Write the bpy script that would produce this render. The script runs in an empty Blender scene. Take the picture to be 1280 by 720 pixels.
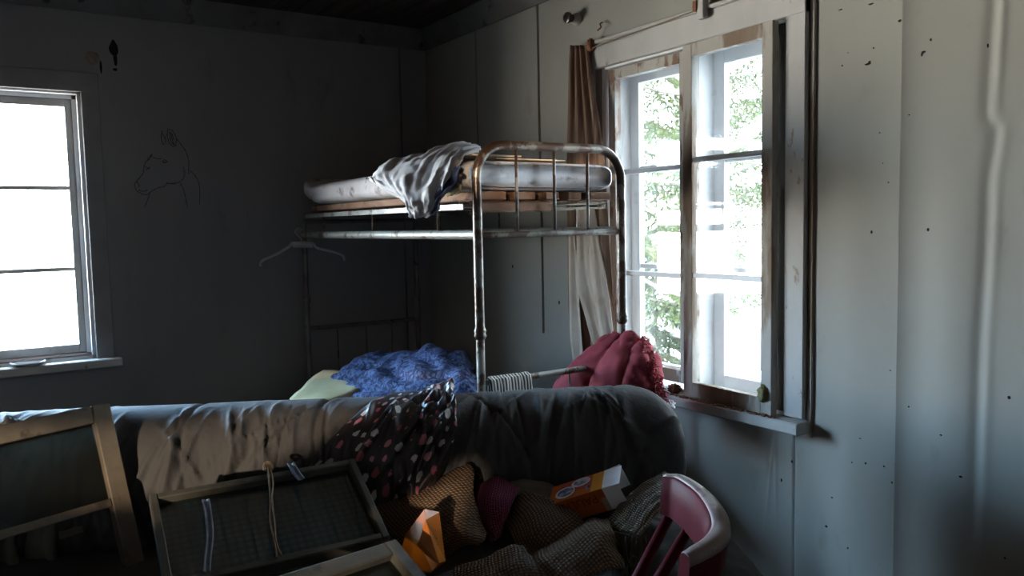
import bpy, math, random
from mathutils import Vector, Matrix, noise
from mathutils.geometry import tessellate_polygon
C = bpy.context.scene.collection
SC = bpy.context.scene
R = math.radians
random.seed(7)

# ------------------------------------------------------------------ camera, world, lights, exposure
CAM_H = 1.4
FPX = 1001.0
yaw, pitch, roll = R(33.65), R(4.52), R(-1.17)
Fw = Vector((math.sin(yaw)*math.cos(pitch), math.cos(yaw)*math.cos(pitch), -math.sin(pitch)))
Rt0 = Vector((math.cos(yaw), -math.sin(yaw), 0))
Up0 = Rt0.cross(Fw)
Rt = Rt0*math.cos(roll) + Up0*math.sin(roll)
Up = Up0*math.cos(roll) - Rt0*math.sin(roll)
CO = Vector((0, 0, CAM_H))
cam_data = bpy.data.cameras.new('camera')
cam = bpy.data.objects.new('camera', cam_data); C.objects.link(cam)
cam_data.sensor_width = 36; cam_data.lens = 36*FPX/1280; cam_data.clip_start = .02; cam_data.clip_end = 200
cam.matrix_world = Matrix(((Rt.x, Up.x, -Fw.x, 0), (Rt.y, Up.y, -Fw.y, 0), (Rt.z, Up.z, -Fw.z, CAM_H), (0, 0, 0, 1)))
SC.camera = cam
SC.view_settings.view_transform = 'Standard'; SC.view_settings.look = 'None'
SC.view_settings.gamma = 1; SC.view_settings.use_curve_mapping = False
SC.view_settings.exposure = 0.0
SC.cycles.use_denoising = True
SC.cycles.max_bounces = 10; SC.cycles.diffuse_bounces = 4; SC.cycles.transparent_max_bounces = 24
SC.cycles.sample_clamp_indirect = 8
SC.cycles.caustics_reflective = False; SC.cycles.caustics_refractive = False

SKY = 28.0
w = bpy.data.worlds.new('World'); SC.world = w; w.use_nodes = True
nt = w.node_tree; nt.nodes.clear()
wo = nt.nodes.new('ShaderNodeOutputWorld'); bg = nt.nodes.new('ShaderNodeBackground')
tc = nt.nodes.new('ShaderNodeTexCoord'); sp = nt.nodes.new('ShaderNodeSeparateXYZ')
rp = nt.nodes.new('ShaderNodeValToRGB')
nt.links.new(tc.outputs['Generated'], sp.inputs[0]); nt.links.new(sp.outputs['Z'], rp.inputs[0])
rp.color_ramp.elements[0].position = 0.0; rp.color_ramp.elements[0].color = (1.0, .97, .93, 1)
rp.color_ramp.elements[1].position = 0.55; rp.color_ramp.elements[1].color = (.80, .90, 1.0, 1)
e = rp.color_ramp.elements.new(.12); e.color = (.97, .98, 1.0, 1)
# open bright snowfield and low hazy sky on the side of the left window
LOBE, LOBE_DIR = 3.2, Vector((-.60, .80, 0)).normalized()
dt = nt.nodes.new('ShaderNodeVectorMath'); dt.operation = 'DOT_PRODUCT'; dt.inputs[1].default_value = LOBE_DIR
nt.links.new(tc.outputs['Generated'], dt.inputs[0])
mr = nt.nodes.new('ShaderNodeMapRange'); mr.interpolation_type = 'SMOOTHSTEP'
mr.inputs['From Min'].default_value = .35; mr.inputs['From Max'].default_value = .95
mr.inputs['To Min'].default_value = 0; mr.inputs['To Max'].default_value = LOBE
nt.links.new(dt.outputs['Value'], mr.inputs['Value'])
r2 = nt.nodes.new('ShaderNodeValToRGB'); mz = nt.nodes.new('ShaderNodeMath'); mz.operation = 'MULTIPLY_ADD'; mz.inputs[1].default_value = .5; mz.inputs[2].default_value = .5
nt.links.new(sp.outputs['Z'], mz.inputs[0]); nt.links.new(mz.outputs[0], r2.inputs[0])
r2.color_ramp.elements[0].position = .30; r2.color_ramp.elements[0].color = (1.0, .88, .75, 1)
r2.color_ramp.elements[1].position = .62; r2.color_ramp.elements[1].color = (.38, .78, 1.25, 1)
e = r2.color_ramp.elements.new(.50); e.color = (1.0, .92, .81, 1)
e = r2.color_ramp.elements.new(.545); e.color = (.66, .88, 1.12, 1)
sc2 = nt.nodes.new('ShaderNodeVectorMath'); sc2.operation = 'SCALE'
nt.links.new(r2.outputs[0], sc2.inputs[0]); nt.links.new(mr.outputs[0], sc2.inputs['Scale'])
ad2 = nt.nodes.new('ShaderNodeVectorMath'); ad2.operation = 'ADD'
nt.links.new(rp.outputs[0], ad2.inputs[0]); nt.links.new(sc2.outputs[0], ad2.inputs[1])
nt.links.new(ad2.outputs[0], bg.inputs['Color']); bg.inputs['Strength'].default_value = SKY
nt.links.new(bg.outputs[0], wo.inputs['Surface'])

sun_d = bpy.data.lights.new('sun', 'SUN'); sun_d.energy = 5.6; sun_d.angle = R(1.2); sun_d.color = (1, .77, .54)
sun = bpy.data.objects.new('sun', sun_d); C.objects.link(sun)
SUN_DIR = Vector((.75, .65, -.13)).normalized()          # travel direction of the low sun
sun.rotation_euler = SUN_DIR.to_track_quat('-Z', 'Y').to_euler(); sun.location = (-6, -4, 4)

def portal(name, loc, direction, sx, sy):
    d = bpy.data.lights.new(name, 'AREA'); d.shape = 'RECTANGLE'; d.size = sx; d.size_y = sy
    d.cycles.is_portal = True
    o = bpy.data.objects.new(name, d); C.objects.link(o); o.location = loc
    o.rotation_euler = Vector(direction).to_track_quat('-Z', 'Z').to_euler()
portal('sky_portal', (2.78, 2.41, 1.4), (-1, 0, 0), 1.1, 1.55)
portal('sky_portal', (-.40, 5.0, 1.44), (0, -1, 0), 1.85, 1.45)

# ------------------------------------------------------------------ helpers
def ray(x, y): return Fw + Rt*((x-640)/FPX) - Up*((y-360)/FPX)
def at(x, y, d): return CO + ray(x, y)*d                # a point of the room, seen at (x, y), d metres ahead
def on(x, y, ax, v):
    i = 'XYZ'.index(ax); r = ray(x, y); return CO + r*((v-CO[i])/r[i])

def tag(o, label=None, cat=None, group=None, kind=None):
    if label: o['label'] = label
    if cat: o['category'] = cat
    if group: o['group'] = group
    if kind: o['kind'] = kind
    return o

def empty(name, loc, label=None, cat=None, group=None, kind=None):
    o = bpy.data.objects.new(name, None); C.objects.link(o); o.location = loc; o.empty_display_size = .05
    return tag(o, label, cat, group, kind)

def origin_of(o):
    v = Vector((0, 0, 0))
    while o is not None:
        v = v + o.location; o = o.parent
    return v

class MB:
    def __init__(s): s.v = []; s.f = []; s.uv = {}
    def add(s, vs, fs):
        n = len(s.v); s.v += [Vector(v) for v in vs]; s.f += [tuple(i+n for i in f) for f in fs]; return n
    def box(s, a, b, bev=0.0, M=None):
        x0, y0, z0 = [min(p, q) for p, q in zip(a, b)]; x1, y1, z1 = [max(p, q) for p, q in zip(a, b)]
        m = min(x1-x0, y1-y0, z1-z0)
        bev = min(bev, m*.35)
        if bev <= 0:
            vs = [(x0,y0,z0),(x1,y0,z0),(x1,y1,z0),(x0,y1,z0),(x0,y0,z1),(x1,y0,z1),(x1,y1,z1),(x0,y1,z1)]
            fs = [(0,3,2,1),(4,5,6,7),(0,1,5,4),(1,2,6,5),(2,3,7,6),(3,0,4,7)]
        else:
            vs = []; idx = {}
            cs = [(x0, x1), (y0, y1), (z0, z1)]
            for k in range(8):
                sgn = [(k >> j) & 1 for j in range(3)]
                for ax in range(3):
                    p = []
                    for j in range(3):
                        c = cs[j][sgn[j]]
                        if j != ax: c += bev if sgn[j] == 0 else -bev
                        p.append(c)
                    idx[(k, ax)] = len(vs); vs.append(p)
            fs = []
            for ax in range(3):
                a1, a2 = (ax+1) % 3, (ax+2) % 3
                for sg in (0, 1):
                    q = []
                    for (u, w_) in ((0,0),(1,0),(1,1),(0,1)):
                        k = (sg << ax) | (u << a1) | (w_ << a2); q.append(idx[(k, ax)])
                    fs.append(tuple(q) if sg else tuple(reversed(q)))
            for ax in range(3):
                a1, a2 = (ax+1) % 3, (ax+2) % 3
                for u in (0, 1):
                    for w_ in (0, 1):
                        k0 = (u << a1) | (w_ << a2); k1 = k0 | (1 << ax)
                        q = (idx[(k0, a1)], idx[(k1, a1)], idx[(k1, a2)], idx[(k0, a2)])
                        fs.append(q if (u ^ w_) else tuple(reversed(q)))
            for k in range(8):
                q = (idx[(k,0)], idx[(k,1)], idx[(k,2)])
                fs.append(q if bin(k).count('1') % 2 else tuple(reversed(q)))
        if M is not None: vs = [M @ Vector(v) for v in vs]
        s.add(vs, fs); return s
    def tube(s, pts, r, n=10, cap=True, closed=False):
        pts = [Vector(p) for p in pts]; N = len(pts)
        rs = r if isinstance(r, (list, tuple)) else [r]*N
        rings = []; prev = None
        for i, p in enumerate(pts):
            if closed: t = pts[(i+1) % N]-pts[i-1]
            else: t = (pts[min(i+1, N-1)]-pts[max(i-1, 0)])
            t.normalize()
            if prev is None:
                a = Vector((0, 0, 1)) if abs(t.z) < .9 else Vector((1, 0, 0))
                u = t.cross(a).normalized()
            else:
                u = (prev - t*prev.dot(t)).normalized()
            prev = u; v = t.cross(u)
            rings.append([p + (u*math.cos(2*math.pi*k/n) + v*math.sin(2*math.pi*k/n))*rs[i] for k in range(n)])
        b = s.add([q for rg in rings for q in rg], [])
        M = N if closed else N-1
        for i in range(M):
            j = (i+1) % N
            for k in range(n):
                k2 = (k+1) % n
                s.f.append((b+i*n+k, b+i*n+k2, b+j*n+k2, b+j*n+k))
        if cap and not closed:
            s.f.append(tuple(b+k for k in reversed(range(n)))); s.f.append(tuple(b+(N-1)*n+k for k in range(n)))
        return s
    def grid(s, P, flip=False, closed_v=False):
        nu, nv = len(P), len(P[0]); b = s.add([p for r_ in P for p in r_], [])
        for i in range(nu-1):
            for j in range(nv-1 + (1 if closed_v else 0)):
                j2 = (j+1) % nv
                q = (b+i*nv+j, b+i*nv+j2, b+(i+1)*nv+j2, b+(i+1)*nv+j)
                s.f.append(tuple(reversed(q)) if flip else q)
        return b
    def build(s, name, mat, parent=None, label=None, cat=None, group=None, kind=None, smooth=False, solid=0, sub=0, uv=None, smooth_angle=None):
        me = bpy.data.meshes.new(name)
        if parent is not None: org = origin_of(parent)
        else:
            xs = [v.x for v in s.v]; ys = [v.y for v in s.v]; zs = [v.z for v in s.v]
            org = Vector(((min(xs)+max(xs))/2, (min(ys)+max(ys))/2, min(zs)))
        me.from_pydata([v-org for v in s.v], [], s.f); me.validate(); me.update()
        o = bpy.data.objects.new(name, me); C.objects.link(o)
        if parent is not None: o.parent = parent
        else: o.location = org
        me.materials.append(mat)
        if smooth: me.polygons.foreach_set('use_smooth', [True]*len(me.polygons))
        if smooth_angle is not None:
            me.polygons.foreach_set('use_smooth', [True]*len(me.polygons)); me.set_sharp_from_angle(angle=R(smooth_angle))
        if uv is not None:
            ul = me.uv_layers.new(name='UVMap')
            for l in me.loops: ul.data[l.index].uv = uv[l.vertex_index]
        if solid:
            m = o.modifiers.new('thickness', 'SOLIDIFY'); m.thickness = solid; m.offset = -1
        if sub:
            m = o.modifiers.new('smooth', 'SUBSURF'); m.levels = sub; m.render_levels = sub
        return tag(o, label, cat, group, kind)

def copy_tree(o, parent=None):
    c = o.copy(); C.objects.link(c); c.parent = parent
    for ch in list(o.children): copy_tree(ch, c)
    return c

def cr(p0, p1, p2, p3, t):
    return .5*((2*p1) + (p2-p0)*t + (2*p0-5*p1+4*p2-p3)*t*t + (3*p1-p0-3*p2+p3)*t*t*t)
def spline(pts, k):
    pts = [Vector(p) for p in pts]; N = len(pts); out = []
    for i in range(N-1):
        a = pts[i-1] if i else pts[0]*2-pts[1]; d = pts[i+2] if i+2 < N else pts[-1]*2-pts[-2]
        for j in range(k): out.append(cr(a, pts[i], pts[i+1], d, j/k))
    out.append(pts[-1]); return out
def loft(rows, ku, kv):
    rows = [spline(r_, kv) for r_ in rows]
    cols = [spline([r_[j] for r_ in rows], ku) for j in range(len(rows[0]))]
    return [[cols[j][i] for j in range(len(cols))] for i in range(len(cols[0]))]
def normals(P):
    nu, nv = len(P), len(P[0]); N = []
    for i in range(nu):
        r_ = []
        for j in range(nv):
            a = P[min(i+1, nu-1)][j]-P[max(i-1, 0)][j]; b = P[i][min(j+1, nv-1)]-P[i][max(j-1, 0)]
            n = a.cross(b); r_.append(n.normalized() if n.length > 1e-12 else Vector((0, 0, 1)))
        N.append(r_)
    return N
def displace(P, fn):
    N = normals(P)
    return [[P[i][j] + N[i][j]*fn(i/(len(P)-1), j/(len(P[0])-1), P[i][j]) for j in range(len(P[0]))] for i in range(len(P))]
def gn(x, y, z=0.0): return noise.noise(Vector((x, y, z)))
def ridge(x, y, z=0.0): return 1-abs(gn(x, y, z))*2.2
def sheet(name, rows, mat, ku=6, kv=6, fn=None, solid=.003, uvs=1.0, parent=None, flip=False, **kw):
    P = loft(rows, ku, kv)
    if fn: P = displace(P, fn)
    nu, nv = len(P), len(P[0])
    # texture coordinates follow the cloth's own length
    U = [[0]*nv for _ in range(nu)]; V = [[0]*nv for _ in range(nu)]
    for i in range(nu):
        for j in range(1, nv): V[i][j] = V[i][j-1] + (P[i][j]-P[i][j-1]).length
    for j in range(nv):
        for i in range(1, nu): U[i][j] = U[i-1][j] + (P[i][j]-P[i-1][j]).length
    m = MB(); m.grid(P, flip)
    uv = [(U[i][j]*uvs, V[i][j]*uvs) for i in range(nu) for j in range(nv)]
    return m.build(name, mat, parent, smooth=True, solid=solid, uv=uv, **kw)

# ------------------------------------------------------------------ materials
def new_mat(name):
    m = bpy.data.materials.new(name); m.use_nodes = True; nt = m.node_tree
    return m, nt, nt.nodes['Principled BSDF'], nt.nodes['Material Output']
def nd(nt, t, **kw):
    n = nt.nodes.new(t)
    for k, v in kw.items():
        if k in n.inputs.keys() if hasattr(n.inputs, 'keys') else False: n.inputs[k].default_value = v
        else: setattr(n, k, v)
    return n
def L(nt, a, b): nt.links.new(a, b)
def c4(c): return (c[0], c[1], c[2], 1)
def noise_node(nt, scale, detail=4, rough=.55, stretch=None, co='Object'):
    t = nt.nodes.new('ShaderNodeTexCoord'); mp = nt.nodes.new('ShaderNodeMapping'); L(nt, t.outputs[co], mp.inputs[0])
    if stretch: mp.inputs['Scale'].default_value = stretch
    n = nt.nodes.new('ShaderNodeTexNoise'); n.inputs['Scale'].default_value = scale
    n.inputs['Detail'].default_value = detail; n.inputs['Roughness'].default_value = rough
    L(nt, mp.outputs[0], n.inputs['Vector']); return n
def ramp(nt, src, stops):
    r_ = nt.nodes.new('ShaderNodeValToRGB'); L(nt, src, r_.inputs[0])
    el = r_.color_ramp.elements
    el[0].position = stops[0][0]; el[0].color = c4(stops[0][1]); el[1].position = stops[-1][0]; el[1].color = c4(stops[-1][1])
    for p, c in stops[1:-1]: q = el.new(p); q.color = c4(c)
    return r_
def mixc(nt, fac, a, b):
    m = nt.nodes.new('ShaderNodeMix'); m.data_type = 'RGBA'
    if hasattr(fac, 'links') or hasattr(fac, 'is_linked'): L(nt, fac, m.inputs[0])
    else: m.inputs[0].default_value = fac
    for s_, v in ((6, a), (7, b)):
        if isinstance(v, tuple): m.inputs[s_].default_value = c4(v)
        else: L(nt, v, m.inputs[s_])
    return m.outputs[2]
def bump(nt, bsdf, src, strength=.3, dist=.01):
    b = nt.nodes.new('ShaderNodeBump'); b.inputs['Strength'].default_value = strength; b.inputs['Distance'].default_value = dist
    L(nt, src, b.inputs['Height']); L(nt, b.outputs[0], bsdf.inputs['Normal']); return b
def mat(name, c1, c2=None, scale=6, lo=.35, hi=.65, rough=.75, metal=0.0, bmp=.15, bscale=60, bdist=.004, stretch=None, c3=None, s3=20, lo3=.6, hi3=.66, spec=.3, detail=5, co='Object'):
    m, nt, b, _ = new_mat(name)
    b.inputs['Roughness'].default_value = rough; b.inputs['Metallic'].default_value = metal
    b.inputs['Specular IOR Level'].default_value = spec
    col = None
    if c2:
        n = noise_node(nt, scale, detail, stretch=stretch, co=co); col = ramp(nt, n.outputs['Fac'], [(lo, c1), (hi, c2)]).outputs[0]
    if c3:
        n3 = noise_node(nt, s3, 6, .6, stretch=stretch, co=co); f3 = ramp(nt, n3.outputs['Fac'], [(lo3, (0,0,0)), (hi3, (1,1,1))]).outputs[0]
        col = mixc(nt, f3, col if col is not None else c1, c3)
    if col is not None: L(nt, col, b.inputs['Base Color'])
    else: b.inputs['Base Color'].default_value = c4(c1)
    if bmp:
        nb = noise_node(nt, bscale, 4, stretch=stretch, co=co); bump(nt, b, nb.outputs['Fac'], bmp, bdist)
    return m

W_PAINT = (.40, .40, .375)
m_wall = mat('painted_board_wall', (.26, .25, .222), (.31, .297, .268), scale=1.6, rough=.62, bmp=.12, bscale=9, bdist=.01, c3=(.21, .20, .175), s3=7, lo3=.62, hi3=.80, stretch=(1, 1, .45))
m_wall_shaded = mat('painted_board_wall_shaded', (.20, .197, .205), (.24, .235, .24), scale=1.4, rough=.7, bmp=.1, bscale=12, bdist=.006, c3=(.13, .125, .125), s3=6, lo3=.62, hi3=.82, stretch=(1, 1, .4))  # darker copy of the right wall's paint, shade put into the colour
m_crack = mat('dark_gap', (.012, .010, .009), rough=.9, bmp=0)
m_ceil = mat('dark_ceiling_boards', (.035, .026, .022), (.075, .055, .045), scale=3, rough=.85, stretch=(8, .6, 1), bmp=.2, bscale=30)  # very dark brown boards
m_floor = mat('worn_floor_boards', (.04, .03, .022), (.08, .058, .042), scale=3, rough=.7, stretch=(8, .6, 1))
m_cornice = mat('grimy_cornice_paint', (.10, .095, .09), (.15, .145, .14), scale=4, rough=.7, c3=(.05, .043, .036), s3=10)
m_ext = mat('outer_plank_wall', (.28, .1, .06), (.34, .14, .08), scale=6, rough=.8)
m_wpaint = mat('old_white_window_paint', (.36, .35, .33), (.43, .42, .405), scale=5, rough=.55, bmp=.25, bscale=60, c3=(.22, .15, .10), s3=17, lo3=.63, hi3=.68, stretch=(1, 1, .5))
m_casing_dull = mat('dull_grey_casing_paint', (.20, .195, .20), (.25, .245, .245), scale=5, rough=.65, bmp=.2)
m_jamb = mat('clean_white_jamb_paint', (.66, .66, .67), (.74, .74, .745), scale=5, rough=.5, bmp=.1, c3=(.5, .48, .45), s3=14, lo3=.68, hi3=.75)
m_peel = mat('peeling_sash_paint', (.34, .31, .27), (.42, .40, .37), scale=7, rough=.65, bmp=.4, bscale=70, c3=(.17, .10, .065), s3=12, lo3=.50, hi3=.56, stretch=(1, 1, .45))
m_brownwood = mat('bare_brown_sash_wood', (.17, .12, .085), (.25, .19, .14), scale=8, rough=.8, bmp=.4, bscale=50, stretch=(1, 1, .2), c3=(.36, .335, .30), s3=7, lo3=.44, hi3=.50)
m_darkwood = mat('weathered_dark_wood', (.055, .050, .043), (.10, .09, .075), scale=9, rough=.75, bmp=.35, bscale=60, stretch=(1, 1, .3))
m_framewood = mat('grey_brown_frame_wood', (.075, .062, .048), (.12, .10, .075), scale=9, rough=.7, bmp=.35, bscale=60, c3=(.045, .036, .027), s3=13, lo3=.58, hi3=.66)
m_greenwood = mat('old_green_grey_frame_wood', (.036, .037, .031), (.058, .057, .047), scale=10, rough=.7, bmp=.35, bscale=60, c3=(.03, .028, .022), s3=16, lo3=.58, hi3=.66)
m_rawwood = mat('rough_bed_board_wood', (.17, .085, .05), (.25, .145, .09), scale=6, rough=.8, bmp=.4, bscale=50, c3=(.07, .035, .022), s3=8, lo3=.55, hi3=.62)
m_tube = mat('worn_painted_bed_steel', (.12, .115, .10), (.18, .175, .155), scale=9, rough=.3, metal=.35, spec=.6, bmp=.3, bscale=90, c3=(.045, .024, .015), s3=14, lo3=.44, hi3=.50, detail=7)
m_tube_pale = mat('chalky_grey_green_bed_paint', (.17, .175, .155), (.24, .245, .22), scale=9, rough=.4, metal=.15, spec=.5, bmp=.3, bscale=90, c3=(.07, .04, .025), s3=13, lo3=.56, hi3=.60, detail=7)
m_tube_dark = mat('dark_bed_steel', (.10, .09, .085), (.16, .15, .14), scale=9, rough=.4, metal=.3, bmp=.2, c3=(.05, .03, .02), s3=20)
m_sofa = mat('charcoal_quilted_cotton', (.036, .037, .040), (.052, .051, .052), scale=3, rough=.82, spec=.2, bmp=.3, bscale=35, bdist=.01, c3=(.029, .028, .027), s3=5)
m_red = mat('dusty_red_padded_cotton', (.17, .019, .029), (.23, .032, .044), scale=12, rough=.85, bmp=.3, bscale=50)
m_redfrill = mat('frayed_red_edge', (.20, .02, .027), (.30, .06, .075), scale=30, rough=.9, bmp=.4)
m_tuft = mat('dirty_white_stuffing', (.42, .38, .38), (.55, .52, .52), scale=18, rough=.95, bmp=.4)
m_blanket = mat('pale_grey_crumpled_sheet', (.34, .34, .355), (.42, .42, .43), scale=5, rough=.85, bmp=.2, bscale=40)
m_navy = mat('navy_lining', (.02, .025, .06), (.05, .06, .11), scale=10, rough=.85)
m_mattress = mat('stained_white_ticking', (.36, .345, .345), (.45, .435, .44), scale=6, rough=.9, bmp=.3, bscale=40, c3=(.15, .11, .095), s3=11, lo3=.56, hi3=.68)
m_mattend = mat('blue_grey_mildewed_ticking', (.40, .40, .46), (.54, .54, .60), scale=7, rough=.9, bmp=.3, bscale=40, c3=(.16, .12, .11), s3=11, lo3=.55, hi3=.66)
m_foam = mat('yellowed_foam', (.42, .30, .18), (.55, .42, .27), scale=20, rough=.95, bmp=.5, bscale=40)
m_foampale = mat('pale_yellow_foam_mattress', (.46, .40, .22), (.54, .48, .30), scale=6, rough=.95, bmp=.3, bscale=40)
m_curtbrown = mat('brown_faded_curtain', (.13, .075, .05), (.24, .165, .12), scale=9, rough=.9, stretch=(1, 6, .25), bmp=.15)
m_curtcream = mat('cream_lit_cloth', (.40, .34, .275), (.50, .445, .38), scale=5, rough=.9, bmp=.15, c3=(.36, .27, .20), s3=7, lo3=.58, hi3=.7)  # cream cloth, with light through the lower curtain put into its colour
m_redpaint = mat('worn_dark_red_chair_paint', (.05, .005, .008), (.072, .009, .013), scale=9, rough=.5, spec=.05, bmp=.15, c3=(.04, .01, .01), s3=14)
m_redlit = mat('lit_pale_pink_chair_edge', (.15, .105, .10), (.21, .16, .15), scale=14, rough=.5, bmp=.3, c3=(.10, .035, .04), s3=16, lo3=.55, hi3=.65)  # pale pink stands in for light on top of the crest
m_orange = mat('orange_coffee_packet', (.36, .10, .007), (.45, .14, .009), scale=6, rough=.42, spec=.4, bmp=.1)
m_orangedeep = mat('deep_orange_carton', (.36, .075, .008), (.42, .10, .01), scale=4, rough=.5, bmp=.05)
m_yellowor = mat('yellow_orange_carton', (.55, .24, .02), rough=.5, bmp=0)
m_redband = mat('brick_red_print', (.34, .05, .03), rough=.5, bmp=0)
m_printred = mat('dark_red_lettering', (.16, .012, .01), rough=.5, bmp=0)
m_cupblue = mat('blue_cup_print', (.03, .08, .26), (.45, .5, .62), scale=40, lo=.42, hi=.6, rough=.5, bmp=0)
m_cupwhite = mat('white_cup_print', (.66, .68, .74), rough=.5, bmp=0)
m_card = mat('white_inner_carton', (.72, .71, .72), (.62, .61, .62), scale=8, rough=.7, bmp=.05)
m_cardshade = mat('brown_carton_shadow', (.33, .23, .15), (.40, .29, .2), scale=8, rough=.8)
m_paper = mat('tan_fibreboard', (.50, .38, .27), (.60, .48, .36), scale=10, rough=.85)
m_plastic = mat('grey_plastic', (.34, .34, .36), rough=.45, bmp=0)
m_black = mat('black_glazed_ceramic', (.02, .018, .016), rough=.3, spec=.6, bmp=0)
m_ceram = mat('aged_white_ceramic', (.42, .40, .36), rough=.35, bmp=0)
m_string = mat('jute_string', (.17, .12, .07), (.24, .17, .10), scale=60, rough=.9)
m_ribbon = mat('grey_blue_ribbon', (.07, .08, .11), (.14, .16, .21), scale=30, rough=.5)
m_moss = mat('dried_moss', (.14, .13, .05), (.26, .24, .12), scale=30, rough=.95, bmp=.6)
m_plate = mat('white_saucer_glaze', (.68, .69, .70), rough=.2, spec=.5, bmp=0)
m_pencil = mat('pencil_line', (.045, .038, .042), rough=.8, bmp=0)
m_scorch = mat('brown_damp_stain', (.16, .12, .10), (.24, .21, .19), scale=20, rough=.9)
m_bluesill = mat('dull_rag', (.09, .085, .07), (.14, .13, .105), scale=9, rough=.9, bmp=.2)
m_rust = mat('rusty_iron', (.13, .05, .025), (.24, .11, .06), scale=30, rough=.8)
m_bark = mat('grey_spruce_bark', (.10, .085, .07), (.16, .14, .12), scale=6, rough=.95, bmp=.5, stretch=(1, 1, .3))
m_snow = mat('snow', (.86, .85, .83), (.92, .91, .89), scale=.6, rough=.9, bmp=.2, bscale=2)

def leaf_mat():
    m, nt, b, out = new_mat('spruce_needles')
    n = noise_node(nt, 1.3, 3); c = ramp(nt, n.outputs['Fac'], [(.35, (.015, .022, .0008)), (.68, (.042, .052, .002))])
    L(nt, c.outputs[0], b.inputs['Base Color']); b.inputs['Roughness'].default_value = .7
    tr = nt.nodes.new('ShaderNodeBsdfTranslucent'); tr.inputs['Color'].default_value = (.035, .045, .001, 1)
    mx = nt.nodes.new('ShaderNodeMixShader'); mx.inputs[0].default_value = .35
    L(nt, b.outputs[0], mx.inputs[1]); L(nt, tr.outputs[0], mx.inputs[2]); L(nt, mx.outputs[0], out.inputs['Surface']); return m
m_needle = leaf_mat()

def glass_mat(name, tint=(.94, .97, .98), dirt=.05, dcol=(.8, .85, .9), gl=.06, dscale=4, grough=.04, fm=.5):
    m, nt, b, out = new_mat(name); nt.nodes.remove(b)
    t = nt.nodes.new('ShaderNodeBsdfTransparent'); t.inputs['Color'].default_value = c4(tint)
    g = nt.nodes.new('ShaderNodeBsdfGlossy'); g.inputs['Roughness'].default_value = grough
    mx = nt.nodes.new('ShaderNodeMixShader')
    fr = nt.nodes.new('ShaderNodeLayerWeight'); fr.inputs['Blend'].default_value = .25
    mm = nt.nodes.new('ShaderNodeMath'); mm.operation = 'MULTIPLY_ADD'; mm.inputs[1].default_value = fm; mm.inputs[2].default_value = gl
    L(nt, fr.outputs['Fresnel'], mm.inputs[0]); L(nt, mm.outputs[0], mx.inputs[0])
    L(nt, t.outputs[0], mx.inputs[1]); L(nt, g.outputs[0], mx.inputs[2])
    # dust film
    tl = nt.nodes.new('ShaderNodeBsdfTranslucent'); tl.inputs['Color'].default_value = c4(dcol)
    df = nt.nodes.new('ShaderNodeBsdfDiffuse'); df.inputs['Color'].default_value = c4(dcol)
    md = nt.nodes.new('ShaderNodeMixShader'); md.inputs[0].default_value = .5
    L(nt, tl.outputs[0], md.inputs[1]); L(nt, df.outputs[0], md.inputs[2])
    n = noise_node(nt, dscale, 6, .6); rr = ramp(nt, n.outputs['Fac'], [(.3, (dirt*.4,)*3), (.7, (dirt*1.6,)*3)])
    m2 = nt.nodes.new('ShaderNodeMixShader'); L(nt, rr.outputs[0], m2.inputs[0]); L(nt, mx.outputs[0], m2.inputs[1]); L(nt, md.outputs[0], m2.inputs[2])
    L(nt, m2.outputs[0], out.inputs['Surface']); return m
m_glass = glass_mat('window_glass', dirt=.004)
m_glassdirty = glass_mat('dusty_window_glass', dirt=.028)
m_glassold = glass_mat('grimy_loose_pane', tint=(.45, .48, .45), dirt=.03, dcol=(.25, .27, .24), gl=.012, fm=.15)
m_glassgreen = glass_mat('greenish_pane_of_box_frame', tint=(.75, .84, .84), dirt=.012, dcol=(.35, .4, .4), gl=.03)

def weave_mat(name, c1, c2, s=160, rough=.9, stripes=None):
    m, nt, b, out = new_mat(name); b.inputs['Roughness'].default_value = rough; b.inputs['Specular IOR Level'].default_value = .15
    t = nt.nodes.new('ShaderNodeUVMap')
    wv = []
    for ax in ('X', 'Y'):
        w_ = nt.nodes.new('ShaderNodeTexWave'); w_.bands_direction = ax; w_.inputs['Scale'].default_value = s/20; w_.inputs['Distortion'].default_value = 1.2
        w_.inputs['Detail'].default_value = 1
        L(nt, t.outputs[0], w_.inputs['Vector']); wv.append(w_)
    mu = nt.nodes.new('ShaderNodeMath'); mu.operation = 'MULTIPLY'; L(nt, wv[0].outputs['Fac'], mu.inputs[0]); L(nt, wv[1].outputs['Fac'], mu.inputs[1])
    r_ = ramp(nt, mu.outputs[0], [(.02, c1), (.45, c2)])
    n = noise_node(nt, 5, 4); r2 = ramp(nt, n.outputs['Fac'], [(.3, (.65, .62, .6)), (.7, (1.1, 1.05, 1.0))])
    mm = nt.nodes.new('ShaderNodeMix'); mm.data_type = 'RGBA'; mm.blend_type = 'MULTIPLY'; mm.inputs[0].default_value = 1
    L(nt, r_.outputs[0], mm.inputs[6]); L(nt, r2.outputs[0], mm.inputs[7])
    L(nt, mm.outputs[2], b.inputs['Base Color']); bump(nt, b, mu.outputs[0], .8, .004); return m
m_rug = weave_mat('coarse_brown_woven_rug', (.05, .034, .023), (.18, .125, .087), s=620)
m_rugpale = weave_mat('pale_worn_rug_end', (.07, .058, .045), (.25, .21, .17), s=900)
m_pink = weave_mat('magenta_woven_stripe', (.05, .009, .022), (.20, .05, .10), s=900)
m_batik = None
def batik():
    m, nt, b, out = new_mat('blue_patterned_quilt'); b.inputs['Roughness'].default_value = .85
    n = noise_node(nt, 28, 4, .7); n.inputs['Distortion'].default_value = 1.5
    c = ramp(nt, n.outputs['Fac'], [(.42, (.006, .011, .045)), (.50, (.022, .045, .15)), (.58, (.09, .145, .30))])
    L(nt, c.outputs[0], b.inputs['Base Color']); bump(nt, b, n.outputs['Fac'], .3, .01); return m
m_batik = batik()
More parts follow.
